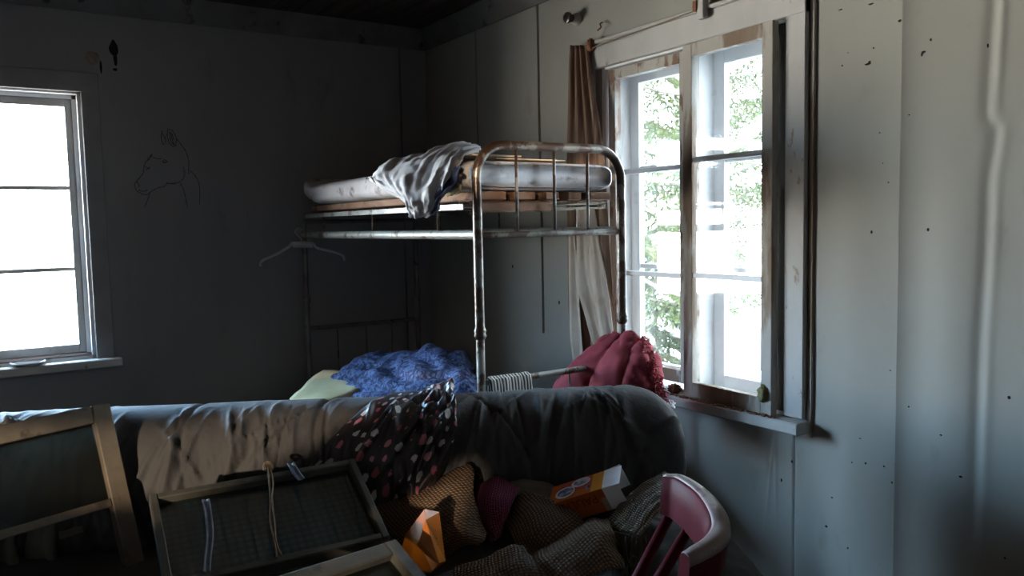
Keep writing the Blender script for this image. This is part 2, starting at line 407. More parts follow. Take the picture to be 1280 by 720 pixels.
def floral():
    m, nt, b, out = new_mat('black_scarf_with_leaf_print'); b.inputs['Roughness'].default_value = .5; b.inputs['Specular IOR Level'].default_value = .4
    t = nt.nodes.new('ShaderNodeUVMap'); mp = nt.nodes.new('ShaderNodeMapping'); L(nt, t.outputs[0], mp.inputs[0])
    mp.inputs['Scale'].default_value = (1, 1.2, 1)
    v = nt.nodes.new('ShaderNodeTexVoronoi'); v.inputs['Scale'].default_value = 24; v.inputs['Randomness'].default_value = .45
    L(nt, mp.outputs[0], v.inputs['Vector'])
    n = nt.nodes.new('ShaderNodeTexNoise'); n.inputs['Scale'].default_value = 90; L(nt, mp.outputs[0], n.inputs['Vector'])
    ad = nt.nodes.new('ShaderNodeMath'); ad.operation = 'MULTIPLY_ADD'; ad.inputs[1].default_value = .35
    L(nt, n.outputs['Fac'], ad.inputs[0]); L(nt, v.outputs['Distance'], ad.inputs[2])
    f = ramp(nt, ad.outputs[0], [(.47, (1, 1, 1)), (.50, (0, 0, 0))])
    sx = nt.nodes.new('ShaderNodeSeparateColor'); L(nt, v.outputs['Color'], sx.inputs[0])
    pc = ramp(nt, sx.outputs[0], [(.0, (.28, .06, .09)), (.48, (.42, .16, .18)), (.55, (.46, .45, .45)), (1, (.55, .53, .52))])
    L(nt, mixc(nt, f.outputs[0], (.016, .013, .015), pc.outputs[0]), b.inputs['Base Color']); return m
m_floral = floral()
def plaid():
    m, nt, b, out = new_mat('blue_green_plaid_cloth'); b.inputs['Roughness'].default_value = .9
    t = nt.nodes.new('ShaderNodeUVMap'); cols = []
    for ax in ('X', 'Y'):
        w_ = nt.nodes.new('ShaderNodeTexWave'); w_.bands_direction = ax; w_.inputs['Scale'].default_value = 14; w_.inputs['Distortion'].default_value = .15
        L(nt, t.outputs[0], w_.inputs['Vector']); cols.append(ramp(nt, w_.outputs['Fac'], [(.25, (.45, .45, .5)), (.6, (1, 1, 1))]).outputs[0])
    mm = nt.nodes.new('ShaderNodeMix'); mm.data_type = 'RGBA'; mm.blend_type = 'MULTIPLY'; mm.inputs[0].default_value = 1
    L(nt, cols[0], mm.inputs[6]); L(nt, cols[1], mm.inputs[7])
    m3 = nt.nodes.new('ShaderNodeMix'); m3.data_type = 'RGBA'; m3.blend_type = 'MULTIPLY'; m3.inputs[0].default_value = 1
    n = noise_node(nt, 3, 3); r_ = ramp(nt, n.outputs['Fac'], [(.35, (.05, .13, .17)), (.65, (.035, .05, .045))])  # cloth's own teal, boosted to include the sheen of reflected sky
    L(nt, mm.outputs[2], m3.inputs[6]); L(nt, r_.outputs[0], m3.inputs[7])
    L(nt, m3.outputs[2], b.inputs['Base Color']); return m
m_plaid = plaid()
def stripes(name, c1, c2, sc, ax='X'):
    m, nt, b, out = new_mat(name); b.inputs['Roughness'].default_value = .85
    t = nt.nodes.new('ShaderNodeUVMap'); w_ = nt.nodes.new('ShaderNodeTexWave'); w_.bands_direction = ax
    w_.inputs['Scale'].default_value = sc; w_.inputs['Distortion'].default_value = .8
    L(nt, t.outputs[0], w_.inputs['Vector']); r_ = ramp(nt, w_.outputs['Fac'], [(.45, c1), (.55, c2)]); L(nt, r_.outputs[0], b.inputs['Base Color']); return m
m_stripe = stripes('black_and_white_striped_rag', (.03, .03, .035), (.5, .49, .46), 22)

# ------------------------------------------------------------------ the room
XR, YB, XL, YF, ZC = 2.5, 4.72, -2.1, -1.7, 2.66
MB().box((XL-.2, YF-.2, -.1), (XR+.2, YB+.2, 0)).build('floor', m_floor, kind='structure')
cb = MB(); x = XL-.2
while x < XR+.2:
    cb.box((x+.004, YF-.2, ZC), (x+.131, YB+.2, ZC+.03), .004); x += .135
cb.box((XL-.2, YF-.2, ZC+.028), (XR+.2, YB+.2, ZC+.08))
cb.build('ceiling', m_ceil, kind='structure')

# right wall: a board sheet, warped, with butt joints and a buckled edge; opening for window_1
HY0, HY1, HZ0, HZ1 = 1.86, 2.96, .655, 2.15
def frange(a, b, n): return [a+(b-a)*i/n for i in range(n+1)]
def buckle_y(z):                                        # the wavy raised edge near the right of the view
    pts = [(0, 1.19), (1.04, 1.183), (1.32, 1.172), (1.50, 1.172), (1.66, 1.150), (1.68, 1.182), (1.80, 1.176), (2.03, 1.168), (2.7, 1.16)]
    for (a, b), (c, d) in zip(pts, pts[1:]):
        if a <= z <= c: return b+(d-b)*(z-a)/(c-a)
    return 1.17
def right_wall_x(y, z):
    d = .004*gn(y*1.3, z*.9, 3.1) + .0015*gn(y*6, z*3, 1)
    # panel joint near y=1.468: the nearer sheet lies a little proud and curls
    t = 1.468-y
    if t > 0: d -= .014*math.exp(-t/.04) + .003
    # narrow open joint near y = 3.462 and the torn one at 4.09
    if abs(y-3.462) < .008 and z > .82: d += .03
    if abs(y-4.09) < .005 and z > 1.5: d += .02
    # buckled edge
    bz = buckle_y(z); q = (y-bz)/.012
    amp = .0035*(.45+.55*max(0, gn(z*2.3, 5)+.35)*1.6)
    d -= amp*math.exp(-q*q) ; d += .006*math.exp(-((y-bz-.03)/.018)**2)
    # broad softness of the sheet
    d -= .010*math.exp(-((y-1.30)/.09)**2)*(.5+.5*math.sin(z*2.2))
    # the split paper below the sill, an inverted V
    if z < .62:
        h = (.61-z)
        for k, s_ in ((-1, .02), (1, .11)):
            yy = 1.955 + k*s_*h*1.0
            d -= .007*math.exp(-((y-yy)/.006)**2)*min(1, max(0, h*8))*max(0, 1-h*2.2)
        d += .005*math.exp(-((y-1.87)/.004)**2)
    return XR + d
ys = sorted(set([round(v, 4) for v in frange(YF, 1.02, 28)+frange(1.02, 1.26, 48)+frange(1.26, 1.44, 14)+frange(1.44, 1.50, 14)+frange(1.50, HY0, 16)
     + frange(HY0, 2.02, 36)+frange(2.02, HY1, 30)+frange(HY1, 3.44, 14)+[3.452, 3.4545, 3.462, 3.4695, 3.472]+frange(3.48, 4.07, 16)+[4.084, 4.086, 4.09, 4.094, 4.096]+frange(4.11, YB+.02, 14)]))
zs = sorted(set([round(v, 4) for v in frange(0, HZ0, 40)+frange(HZ0, HZ1, 75)+frange(HZ1, ZC, 26)]))
rw = MB(); idx = {}
for i, y in enumerate(ys):
    for j, z in enumerate(zs):
        idx[(i, j)] = len(rw.v); rw.v.append(Vector((right_wall_x(y, z), y, z)))
for i in range(len(ys)-1):
    for j in range(len(zs)-1):
        yc, zc = (ys[i]+ys[i+1])/2, (zs[j]+zs[j+1])/2
        if HY0 < yc < HY1 and HZ0 < zc < HZ1: continue
        rw.f.append((idx[(i, j)], idx[(i, j+1)], idx[(i+1, j+1)], idx[(i+1, j)]))
wall_r = rw.build('wall_right', m_wall, kind='structure', smooth_angle=50)
bk = MB(); X0, X1 = XR+.035, XR+.24
bk.box((X0, YF-.2, -.1), (X1, HY0-.02, ZC+.1)); bk.box((X0, HY1+.02, -.1), (X1, YB+.2, ZC+.1))
bk.box((X0, HY0-.02, -.1), (X1, HY1+.02, HZ0-.005)); bk.box((X0, HY0-.02, HZ1+.005), (X1, HY1+.02, ZC+.1))
bk.build('outer_boards', m_ext, wall_r)

# back wall with the opening for window_2
BX0, BX1, BZ0, BZ1 = -1.30, .495, .765, 2.13
def back_wall_y(x, z):
    d = .003*gn(x*1.5, z, 7.7)
    if abs(x-2.315) < .004: d += .02
    for bx in (.95, 1.42, 1.9): d += .0012*math.exp(-((x-bx)/.012)**2)
    return YB + d
xs = sorted(set([round(v, 4) for v in frange(XL, BX0, 14)+frange(BX0, BX1, 10)+frange(BX1, 2.29, 130)+[2.309, 2.3112, 2.315, 2.3188, 2.321]+frange(2.33, XR+.02, 6)]))
zs2 = sorted(set([round(v, 4) for v in frange(0, BZ0, 16)+frange(BZ0, BZ1, 24)+frange(BZ1, ZC, 14)]))
bw = MB(); idx = {}
for i, x in enumerate(xs):
    for j, z in enumerate(zs2):
        idx[(i, j)] = len(bw.v); bw.v.append(Vector((x, back_wall_y(x, z), z)))
for i in range(len(xs)-1):
    for j in range(len(zs2)-1):
        xc, zc = (xs[i]+xs[i+1])/2, (zs2[j]+zs2[j+1])/2
        if BX0 < xc < BX1 and BZ0 < zc < BZ1: continue
        bw.f.append((idx[(i, j)], idx[(i+1, j)], idx[(i+1, j+1)], idx[(i, j+1)]))
wall_b = bw.build('wall_back', m_wall_shaded, kind='structure', smooth_angle=50)
bk = MB(); Y0, Y1 = YB+.03, YB+.24
bk.box((XL-.2, Y0, -.1), (BX0-.02, Y1, ZC+.1)); bk.box((BX1+.02, Y0, -.1), (XR+.24, Y1, ZC+.1))
bk.box((BX0-.02, Y0, -.1), (BX1+.02, Y1, BZ0-.005)); bk.box((BX0-.02, Y0, BZ1+.005), (BX1+.02, Y1, ZC+.1))
bk.build('outer_boards', m_ext, wall_b)
# walls behind the viewer, the left one with added, unseen openings cut to shape the sun patches
SLOPE_Y, SLOPE_Z = SUN_DIR.y/SUN_DIR.x, SUN_DIR.z/SUN_DIR.x
GAPS = [[(1.0,1.066),(-.02,1.066),(-.11,1.165),(-.42,1.36),(-.55,1.405),(-.06,1.405),(.14,1.33),(.26,1.28),(1.0,1.28)],
        [(-.60,1.05),(-.93,1.05),(-.93,1.26),(-.85,1.25),(-.64,1.12)],
        [(-.62,2.20),(-.80,2.20),(-1.20,2.40),(-1.22,2.49),(-.95,2.47),(-.62,2.31)]]
def holed_wall(name, x, holes, m, parent=None, th=.03):
    outer = [Vector((YF-.2, -.1, 0)), Vector((YB+.2, -.1, 0)), Vector((YB+.2, ZC+.1, 0)), Vector((YF-.2, ZC+.1, 0))]
    polys = [outer]+[[Vector((a_, b_, 0)) for a_, b_ in h] for h in holes]
    tri = tessellate_polygon(polys); allv = [v for p in polys for v in p]; mb = MB()
    mb.add([(x, v.x, v.y) for v in allv], [t for t in tri])
    o = mb.build(name, m, parent, solid=th, kind=None if parent else 'structure'); return o
wl = holed_wall('wall_left', XL-.1, GAPS, m_darkwood)
X2 = -5.8
def shift_gap(h, g=.05):
    cy = sum(p[0] for p in h)/len(h); cz = sum(p[1] for p in h)/len(h); dx = X2-(XL-.1); out = []
    for (a_, b_) in h:
        out.append((a_+dx*SLOPE_Y+(g if a_ > cy else -g), b_+dx*SLOPE_Z+(g if b_ > cz else -g)))
    return out
def far_wall():  # far side of an added, unseen box that keeps sky fill low
    G = [shift_gap(h) for h in GAPS]
    outer = [Vector((-6.5, -.1, 0)), Vector((YB+.2, -.1, 0)), Vector((YB+.2, 3.6, 0)), Vector((-6.5, 3.6, 0))]
    G = [[(min(p[0] for p in h), min(p[1] for p in h)), (max(p[0] for p in h), min(p[1] for p in h)), (max(p[0] for p in h), max(p[1] for p in h)), (min(p[0] for p in h), max(p[1] for p in h))] for h in G]
    # the two lower gaps share one opening in the added far wall
    G = [[(min(G[0][0][0], G[1][0][0]), min(G[0][0][1], G[1][0][1])), (max(G[0][1][0], G[1][1][0]), min(G[0][0][1], G[1][0][1])), (max(G[0][1][0], G[1][1][0]), max(G[0][2][1], G[1][2][1])), (min(G[0][0][0], G[1][0][0]), max(G[0][2][1], G[1][2][1]))], G[2]]
    polys = [outer]+[[Vector((a_, b_, 0)) for a_, b_ in h] for h in G]
    tri = tessellate_polygon(polys); mb = MB(); mb.add([(X2, v.x, v.y) for p in polys for v in p], list(tri))
    mb.build('light_block_far', m_darkwood, solid=.03, kind='structure')
    for h in G:
        portal('sky_portal', (X2-.05, (h[0][0]+h[1][0])/2, (h[0][1]+h[2][1])/2), (1, 0, 0), abs(h[1][0]-h[0][0]), abs(h[2][1]-h[0][1]))
far_wall()
q = MB(); q.box((X2-.1, -6.6, -.1), (XL-.1, YB+.2, -.02)); q.build('light_block_floor', m_darkwood, kind='structure')  # rest of the added box, unseen, shuts out stray sky light
q = MB(); q.box((X2-.1, -6.6, 3.5), (XL-.05, YB+.2, 3.6)); q.build('light_block_ceiling', m_darkwood, kind='structure')
q = MB(); q.box((X2-.1, YB+.1, -.1), (XL-.1, YB+.2, 3.6)); q.box((X2-.1, -6.6, -.1), (XL-.1, -6.5, 3.6)); q.box((XL-.14, -6.6, -.1), (XL-.04, YF, 3.6)); q.box((XL-.14, YF-.1, ZC), (XL-.04, YB+.2, 3.6)); q.build('light_block_side', m_darkwood, kind='structure')
MB().box((XL-.2, YF-.2, -.1), (XR+.2, YF, ZC+.1)).build('wall_front', m_wall_shaded, kind='structure')

# cornices
def cornice(name, a, b, inward):
    mb = MB(); a = Vector(a); b = Vector(b); n = Vector(inward)
    prof = [(0, -.125), (.012, -.125), (.018, -.110), (.05, -.02), (.056, 0), (0, 0)]
    P = [[q + n*o + Vector((0, 0, h)) for (o, h) in prof] for q in (a, b)]
    mb.grid(P, closed_v=True); return mb.build(name, m_cornice, kind='structure')
cornice('trim_1', (XL, YB, ZC), (XR, YB, ZC), (0, -1, 0))
cornice('trim_2', (XR, YF, ZC), (XR, YB, ZC), (-1, 0, 0))

# ------------------------------------------------------------------ sash builder: plane axis 'Y' (right wall) or 'X' (back wall)
def sash(parent, name, axis, a0, a1, z0, z1, d0, d1, st, mt, bars, m, mglass, M=None, top=None, bot=None, bh=.022, label=None):
    # a0..a1 along the wall, d0..d1 depth, st stile width, bars = muntin heights
    top = top or st; bot = bot or st
    def bx(mb, A0, A1, Z0, Z1, D0, D1, bev=.002):
        if axis == 'Y': mb.box((D0, A0, Z0), (D1, A1, Z1), bev, M)
        else: mb.box((A0, D0, Z0), (A1, D1, Z1), bev, M)
    mb = MB()
    bx(mb, a0, a0+st, z0, z1, d0, d1); bx(mb, a1-st, a1, z0, z1, d0, d1)
    bx(mb, a0+st, a1-st, z1-top, z1, d0, d1); bx(mb, a0+st, a1-st, z0, z0+bot, d0, d1)
    fr = mb.build(name, m, parent, label=label)
    dm = (d0+d1)/2
    for zb in bars:
        q = MB(); bx(q, a0+st, a1-st, zb-bh/2, zb+bh/2, d0+.004, d1-.004, .003); q.build('muntin', m_jamb, fr)  # pale jamb colour stands in for window glare on the bars
    zz = [z0+bot]+list(bars)+[z1-top]
    for i in range(len(zz)-1):
        q = MB(); bx(q, a0+st-.004, a1-st+.004, zz[i]+(bh/2-.003 if i else -.004), zz[i+1]-(bh/2-.003 if i < len(zz)-2 else -.004), dm-.0015, dm+.0015, 0)
        q.build('pane', mglass, fr)
    return fr

# ---- window_1 (right wall)
w1 = empty('window_1', (2.5, 2.42, .62), kind='structure')
fr = MB()
fr.box((XR-.028, 1.815, .667), (XR+.005, 1.900, 2.235), .003); fr.build('casing_board', m_wpaint, w1)
fr = MB(); fr.box((XR-.028, 3.00, .667), (XR+.005, 3.085, 2.235), .003); fr.build('casing_board', m_wpaint, w1)
fr = MB(); fr.box((XR-.030, 1.815, 2.125), (XR+.005, 3.085, 2.235), .003)
fr.box((XR-.042, 1.800, 2.235), (XR+.005, 3.10, 2.252), .004); fr.build('casing_board', m_wpaint, w1)
MB().box((XR-.010, 1.790, .60), (XR+.002, 1.812, 2.66), .003).build('shadow_strip', m_brownwood, w1)  # brown strip standing in for the dark shadow beside the casing
MB().box((XR-.085, 1.795, .618), (XR+.02, 3.10, .662), .005).build('sill', m_wpaint, w1)
# jamb lining
jb = MB(); J0, J1 = XR-.004, XR+.21
jb.box((J0, 1.875, .655), (J1, 1.900, 2.13)); jb.box((J0, 2.925, .655), (J1, 2.950, 2.13)); jb.box((J0, 1.875, 2.115), (J1, 2.950, 2.14)); jb.box((J0, 1.875, .650), (J1+.03, 2.950, .675))
jb.box((XR+.055, 2.400, .67), (J1-.01, 2.425, 2.12)); jb.build('jamb', m_jamb, w1)
MB().box((XR-.004, 2.385, .675), (XR+.05, 2.418, 2.118), .003).build('mullion', m_peel, w1)
sash(w1, 'sash', 'Y', 2.412, 2.912, .700, 2.108, XR+.002, XR+.040, .045, .022, (1.165, 1.632), m_peel, m_glass, bot=.055)
MB().box((XR-.001, 1.900, .675), (XR+.060, 1.985, 2.115), .002).build('gap_shade_block', m_darkwood, w1)  # dark block added to imitate the shaded gap beside the ajar sash
# the nearer casement stands slightly ajar, hinged at the mullion
hy = 2.398
Mr = Matrix.Translation((XR-.006, hy, 0)) @ Matrix.Rotation(R(-3.2), 4, 'Z') @ Matrix.Translation((-(XR-.006), -hy, 0))
s2 = sash(w1, 'sash', 'Y', 1.925, 2.398, .664, 2.118, XR-.036, XR-.004, .052, .022, (1.175, 1.650), m_brownwood, m_glassdirty, M=Mr, bot=.062)
# outer sashes
sash(w1, 'outer_sash', 'Y', 2.425, 2.925, .675, 2.115, XR+.150, XR+.182, .058, .022, (1.19, 1.655), m_jamb, m_glass, label='white outer sash')
sash(w1, 'outer_sash', 'Y', 1.900, 2.400, .675, 2.115, XR+.150, XR+.182, .058, .022, (1.19, 1.655), m_jamb, m_glass, label='white outer sash')
MB().box((XR-.060, 2.262, 2.20), (XR-.030, 2.300, 2.30), .004).build('curtain_bracket', m_wpaint, w1)
br = MB(); br.box((XR-.066, 2.295, 2.235), (XR-.028, 2.318, 2.275), .003); br.build('curtain_bracket', m_rust, w1)

# ---- window_2 (back wall)
w2 = empty('window_2', (-.08, 4.72, .70), kind='structure')
for (a, b) in ((BX1-.005, .575), (BX0-.08, BX0+.005)):
    q = MB(); q.box((a, YB-.026, .742), (b, YB+.004, 2.225), .003); q.build('casing_board', m_casing_dull, w2)
q = MB(); q.box((BX0-.08, YB-.028, 2.125), (.575, YB+.004, 2.225), .003); q.build('casing_board', m_casing_dull, w2)
MB().box((BX0-.11, YB-.085, .698), (.605, YB+.03, .742), .005).build('sill', m_wpaint, w2)
jb = MB()
for k, (o, d0, d1) in enumerate(((0, YB-.004, YB+.045), (.020, YB+.045, YB+.085), (.036, YB+.085, YB+.20))):
    jb.box((BX1-.022-o, d0, .745), (BX1+.01, d1, 2.14)); jb.box((BX0-.01, d0, .745), (BX0+.022+o, d1, 2.14))
    jb.box((BX0, d0, 2.115-o), (BX1, d1, 2.145)); jb.box((BX0, d0, .74), (BX1, d1, .758+o*.6))
jb.box((-.10, YB+.01, .76), (-.06, YB+.20, 2.12)); jb.box((-.74, YB+.01, .76), (-.70, YB+.20, 2.12)); jb.build('jamb', m_jamb, w2)
for (a0, a1) in ((-.06, BX1-.036), (-.70, -.10), (BX0+.036, -.74)):
    sash(w2, 'sash', 'X', a0, a1, .772, 2.095, YB+.055, YB+.090, .040, .022, (1.215, 1.638), m_wpaint, m_glass, bot=.045)

# marks on the walls
def ribbon_curve(mb, pts, y, wd, k=6):
    p = spline([Vector((a, 0, b)) for a, b in pts], k)
    mb.tube([Vector((q.x, back_wall_y(q.x, q.z)-.0012, q.z)) for q in p], [wd*(.55+.45*abs(math.sin(i*.7+1))) for i in range(len(p))], n=5)
def bwp(cx, cy): q = on(140+cx/4.8, 130+cy/4.8, 'Y', YB); return (q.x, q.z)     # places on the back wall
hd = MB()
H = [[(300,160),(295,200),(305,240),(315,238)], [(300,175),(318,205),(322,235)], [(335,150),(330,190),(345,235),(365,255),(382,250)], [(340,150),(365,165),(385,205),(382,250)], [(345,165),(350,210),(368,245)], [(352,170),(362,215),(374,248)], [(360,180),(372,215)],
     [(385,205),(420,250),(445,290),(460,350),(458,400)], [(470,400),(505,440),(525,500),(525,600)], [(458,380),(462,420)],
     [(240,300),(215,330),(195,365),(190,400),(180,425),(150,460),(136,485),(145,515),(170,535),(205,545),(230,530),(270,505),(310,495),(330,480),(370,475),(400,470),(425,450),(435,415),(428,380)],
     [(325,470),(345,478),(385,480)], [(410,475),(430,515),(440,560),(452,620)], [(225,535),(215,570),(195,620)],
     [(303,345),(312,335),(326,340),(330,348),(316,354),(303,346)], [(308,346),(325,346)], [(200,375),(215,385),(230,378)], [(205,395),(225,385)], [(210,340),(225,330),(240,305)],
     [(150,465),(158,480),(165,490),(158,500)], [(160,515),(185,525),(215,515)], [(245,320),(280,330),(300,325)]]
for c_ in H: ribbon_curve(hd, [bwp(*q) for q in c_], YB, .0022)
hd.build('pencil_drawing', m_pencil, wall_b, label='faint pencil drawing of a horse head on the wall')
st = MB()
def blot(mb, px, py, rx, rz, seed, wall='Y'):
    if wall == 'Y': c_ = on(px, py, 'Y', YB)
    else: c_ = on(px, py, 'X', XR)
    pts = []
    for k in range(14):
        a = 2*math.pi*k/14; rr = 1+.35*gn(math.cos(a)*1.5+seed, math.sin(a)*1.5, seed)
        if wall == 'Y': xx = c_.x+rx*rr*math.cos(a); zz = c_.z+rz*rr*math.sin(a); pts.append((xx, back_wall_y(xx, zz)-.0012, zz))
        else: yy = c_.y+rx*rr*math.cos(a); zz = c_.z+rz*rr*math.sin(a); pts.append((right_wall_x(yy, zz)-.0012, yy, zz))
    cc = Vector((0, 0, 0))
    for p in pts: cc += Vector(p)/14
    cc += Vector((-.0006, 0, 0)) if wall == 'X' else Vector((0, -.0006, 0))
    b = mb.add(pts+[cc], [])
    for k in range(14):
        mb.f.append((b+k, b+(k+1) % 14, b+14) if wall == 'Y' else (b+(k+1) % 14, b+k, b+14))
blot(st, 142, 60, .022, .038, 1.3); blot(st, 144, 73, .010, .04, 2.3); blot(st, 144, 87, .012, .007, 4.1); blot(st, 126, 84, .006, .03, 5)
st.build('hole_stain', m_crack, wall_b, label='dark hole stain high on the wall')
st = MB(); blot(st, 116, 72, .035, .035, 8.8); st.build('damp_stain', m_scorch, wall_b)
sp_ = MB()
for (x, y, r1, r2) in [(1089,5,.010,.003),(1051,12,.008,.002),(1125,26,.006,.004),(1092,60,.003,.003),(1085,80,.011,.004),(1087,78,.005,.006),(1156,65,.007,.003),(1154,68,.003,.006),(1165,50,.003,.004),(1235,57,.003,.006),
     (1053,82,.003,.003),(1139,144,.003,.002),(1100,166,.003,.002),(1104,204,.002,.002),(1111,228,.003,.002),(1090,290,.004,.006),(1162,287,.004,.005),(1060,66,.002,.002),(977,600,.004,.006),(1115,603,.003,.004),(1065,578,.003,.003),(1082,579,.004,.004),
     (1075,548,.004,.002),(1105,583,.004,.003),(1179,543,.004,.003),(1203,595,.006,.003),(1138,508,.003,.003),(1262,497,.004,.005),(1060,685,.003,.004),(1040,622,.004,.003),(1033,658,.005,.005),(1257,697,.003,.004),(1113,463,.003,.002),(990,577,.004,.006)]:
    blot(sp_, x, y, r1, r2, x*.1, 'X')
sp_.build('fly_specks', m_crack, wall_r)
# damp darker bloom is left to light; nail heads on the far right panels of the wall
nh = MB()
for (x, y) in [(641,333),(699,378),(655,470)]:
    blot(nh, x, y, .007, .010, x*.2, 'X')
nh.build('nail_hole', m_crack, wall_r)

# ------------------------------------------------------------------ outside
gs = MB(); n = 60
gs.grid([[Vector((2.8+i*45/n, -18+j*60/n, -.55+.25*gn(i*.25, j*.35, 2))) for j in range(n+1)] for i in range(n+1)])
gs.build('snowy_ground', m_snow, kind='structure', smooth=True)

def spruce(name, loc, h, rad, low, nb, seed, label, dens=1.0):
    rnd = random.Random(seed); root = empty(name, loc, label, 'tree', 'spruces in the snow outside the window')
    L0 = Vector(loc)
    MB().tube([L0+Vector((.03*math.sin(k), .02*math.cos(k), h*k/8)) for k in range(9)], [max(.015, .022*h*(1-k/8.2)) for k in range(9)], n=10).build('trunk', m_bark, root, smooth=True)
    br, fo = MB(), MB()
    for k in range(nb):
        t = (k+.5)/nb; z = low + (h-low)*t; ln = rad*(1-t)**.75*rnd.uniform(.75, 1.1)+.15; a = k*2.399+rnd.uniform(-.3, .3)
        d = Vector((math.cos(a), math.sin(a), 0)); P = []
        droop = rnd.uniform(.25, .45)
        for q in range(7):
            s_ = q/6; P.append(L0+Vector((0, 0, z))+d*ln*s_+Vector((0, 0, ln*(-droop*s_+.22*s_*s_))))
        br.tube(P, [.014*(1-.8*q/6)*ln+.003 for q in range(7)], n=5)
        side = Vector((-d.y, d.x, 0))
        steps = int(max(4, ln*11*dens))
        for q in range(steps):
            s_ = .12+.88*(q+rnd.random()*.5)/steps; base = P[0].lerp(P[-1], s_); i0 = min(5, int(s_*6)); base = P[i0].lerp(P[i0+1], s_*6-i0)
            for sg in (-1, 1):
                tl = ln*.38*(1.1-s_)+.10; td = (side*sg*1.0+d*.55+Vector((0, 0, -.55+rnd.uniform(-.25, .15)))).normalized()
                m_ = 6
                for u in range(m_):
                    c_ = base+td*tl*(u+.5)/m_+Vector((0, 0, -.12*tl*(u/m_)**2))
                    for v_ in range(3):
                        nv = (td*.8+Vector((rnd.uniform(-1, 1), rnd.uniform(-1, 1), rnd.uniform(-1, .6)))*.7).normalized()*rnd.uniform(.04, .075)
                        pv = nv.cross(Vector((rnd.uniform(-1, 1), rnd.uniform(-1, 1), rnd.uniform(-1, 1)))).normalized()*.012
                        fo.add([c_-pv, c_+pv, c_+nv+pv*.5, c_+nv-pv*.5], [(0, 1, 2, 3)])
    br.build('branches', m_bark, root, smooth=True); fo.build('foliage', m_needle, root)
    return root
spruce('spruce_tree', (5.35, 6.05, -.6), 6.5, 1.7, 1.3, 46, 1, 'tall spruce nearest the window with green drooping branches behind its left sash')
spruce('spruce_tree', (8.0, 6.3, -.65), 7.5, 2.0, 1.6, 46, 2, 'grey green spruce standing behind the right sash')
spruce('spruce_tree', (9.6, 9.4, -.7), 9, 2.1, .9, 46, 3, 'far spruce between the two nearer spruces, low on the snow', .8)
spruce('spruce_tree', (6.1, 6.35, -.62), 1.75, .55, .25, 26, 4, 'small green young spruce low in the left sash above the snow', 1.4)

# ------------------------------------------------------------------ bunk bed
BXL, BXR, FY, HY = 1.574, 2.290, 2.59, 4.52
bed = empty('bunk_bed', (1.93, 3.55, 0), 'rusty tubular steel bunk bed with arched foot end in the far corner', 'bed')
def arch_path(y, zt, r, z0):
    P = [Vector((BXL, y, z0)), Vector((BXL, y, (z0+zt-r)/2)), Vector((BXL, y, zt-r))]
    for k in range(1, 8): a = math.pi/2*k/8; P.append(Vector((BXL+r-r*math.cos(a), y, zt-r+r*math.sin(a))))
    P.append(Vector((BXL+r, y, zt))); P.append(Vector((BXR-r, y, zt)))
    for k in range(1, 8): a = math.pi/2*k/8; P.append(Vector((BXR-r+r*math.sin(a), y, zt-r+r*math.cos(a))))
    P += [Vector((BXR, y, zt-r)), Vector((BXR, y, (z0+zt-r)/2)), Vector((BXR, y, z0))]
    return P
MB().tube(arch_path(FY, 1.705, .125, 1.0), .0185, n=14).build('foot_arch', m_tube, bed, smooth_angle=50)
MB().tube([(BXL, FY, 1.362), (BXR, FY, 1.362)], .0125, n=10).build('crossbar', m_tube, bed, smooth_angle=50)
for x in (1.755, 1.938, 2.108):
    MB().tube([(x, FY, 1.362), (x, FY, 1.70)], .0065, n=8).build('spindle', m_tube, bed, smooth=True)
for x in (BXL, BXR):
    MB().tube([(x, FY, 0), (x, FY, 1.0)], .0165, n=14).build('post', m_tube_pale, bed, smooth_angle=50)
    MB().tube([(x, FY, z) for z in (.965, .972, .980, .990, 1.0, 1.008, 1.016)], [.017, .021, .026, .021, .0255, .021, .0185], n=14).build('collar', m_tube, bed, smooth_angle=60)
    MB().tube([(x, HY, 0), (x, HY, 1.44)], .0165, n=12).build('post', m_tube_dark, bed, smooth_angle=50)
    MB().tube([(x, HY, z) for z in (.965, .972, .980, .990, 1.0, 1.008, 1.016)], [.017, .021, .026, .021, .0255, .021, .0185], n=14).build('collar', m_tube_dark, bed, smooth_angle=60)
MB().tube([(BXL, FY, .795), (BXR, FY, .795)], .0125, n=10).build('crossbar', m_tube_pale, bed, smooth_angle=50)
for x in (1.70, 1.80, 2.0, 2.17):
    MB().tube([(x, FY, .40), (x, FY, .79)], .005, n=8).build('spindle', m_tube, bed, smooth=True)
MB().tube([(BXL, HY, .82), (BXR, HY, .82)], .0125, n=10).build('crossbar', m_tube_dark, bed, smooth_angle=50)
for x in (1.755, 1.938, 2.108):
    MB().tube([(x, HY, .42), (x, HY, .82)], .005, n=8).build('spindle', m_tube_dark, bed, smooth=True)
    MB().tube([(x, HY, 1.0), (x, HY, 1.44)], .0, n=3) if False else None
MB().tube([(BXL, HY, 1.44), (BXR, HY, 1.44)], .0125, n=10).build('crossbar', m_tube_dark, bed, smooth_angle=50)
for x in (BXL, BXR):
    MB().tube([(x, FY, 1.365), (x, HY, 1.365)], .0185, n=12).build('side_rail', m_tube_pale, bed, smooth_angle=50)
    q = MB(); q.box((x-.004, FY+.10, 1.462), (x+.004, HY-.02, 1.490)); q.box((x-.004, FY+.10, 1.484), (x+(.025 if x < 2 else -.025), HY-.02, 1.490))
    q.build('angle_iron', m_tube_pale, bed)
    for yy in (2.9, 3.55, 4.2):
        MB().tube([(x, yy, 1.365), (x, yy, 1.486)], .005, n=7).build('strut', m_tube, bed)
    MB().tube([(x, FY, .36), (x, HY, .36)], .0165, n=12).build('side_rail', m_tube_dark, bed, smooth_angle=50)
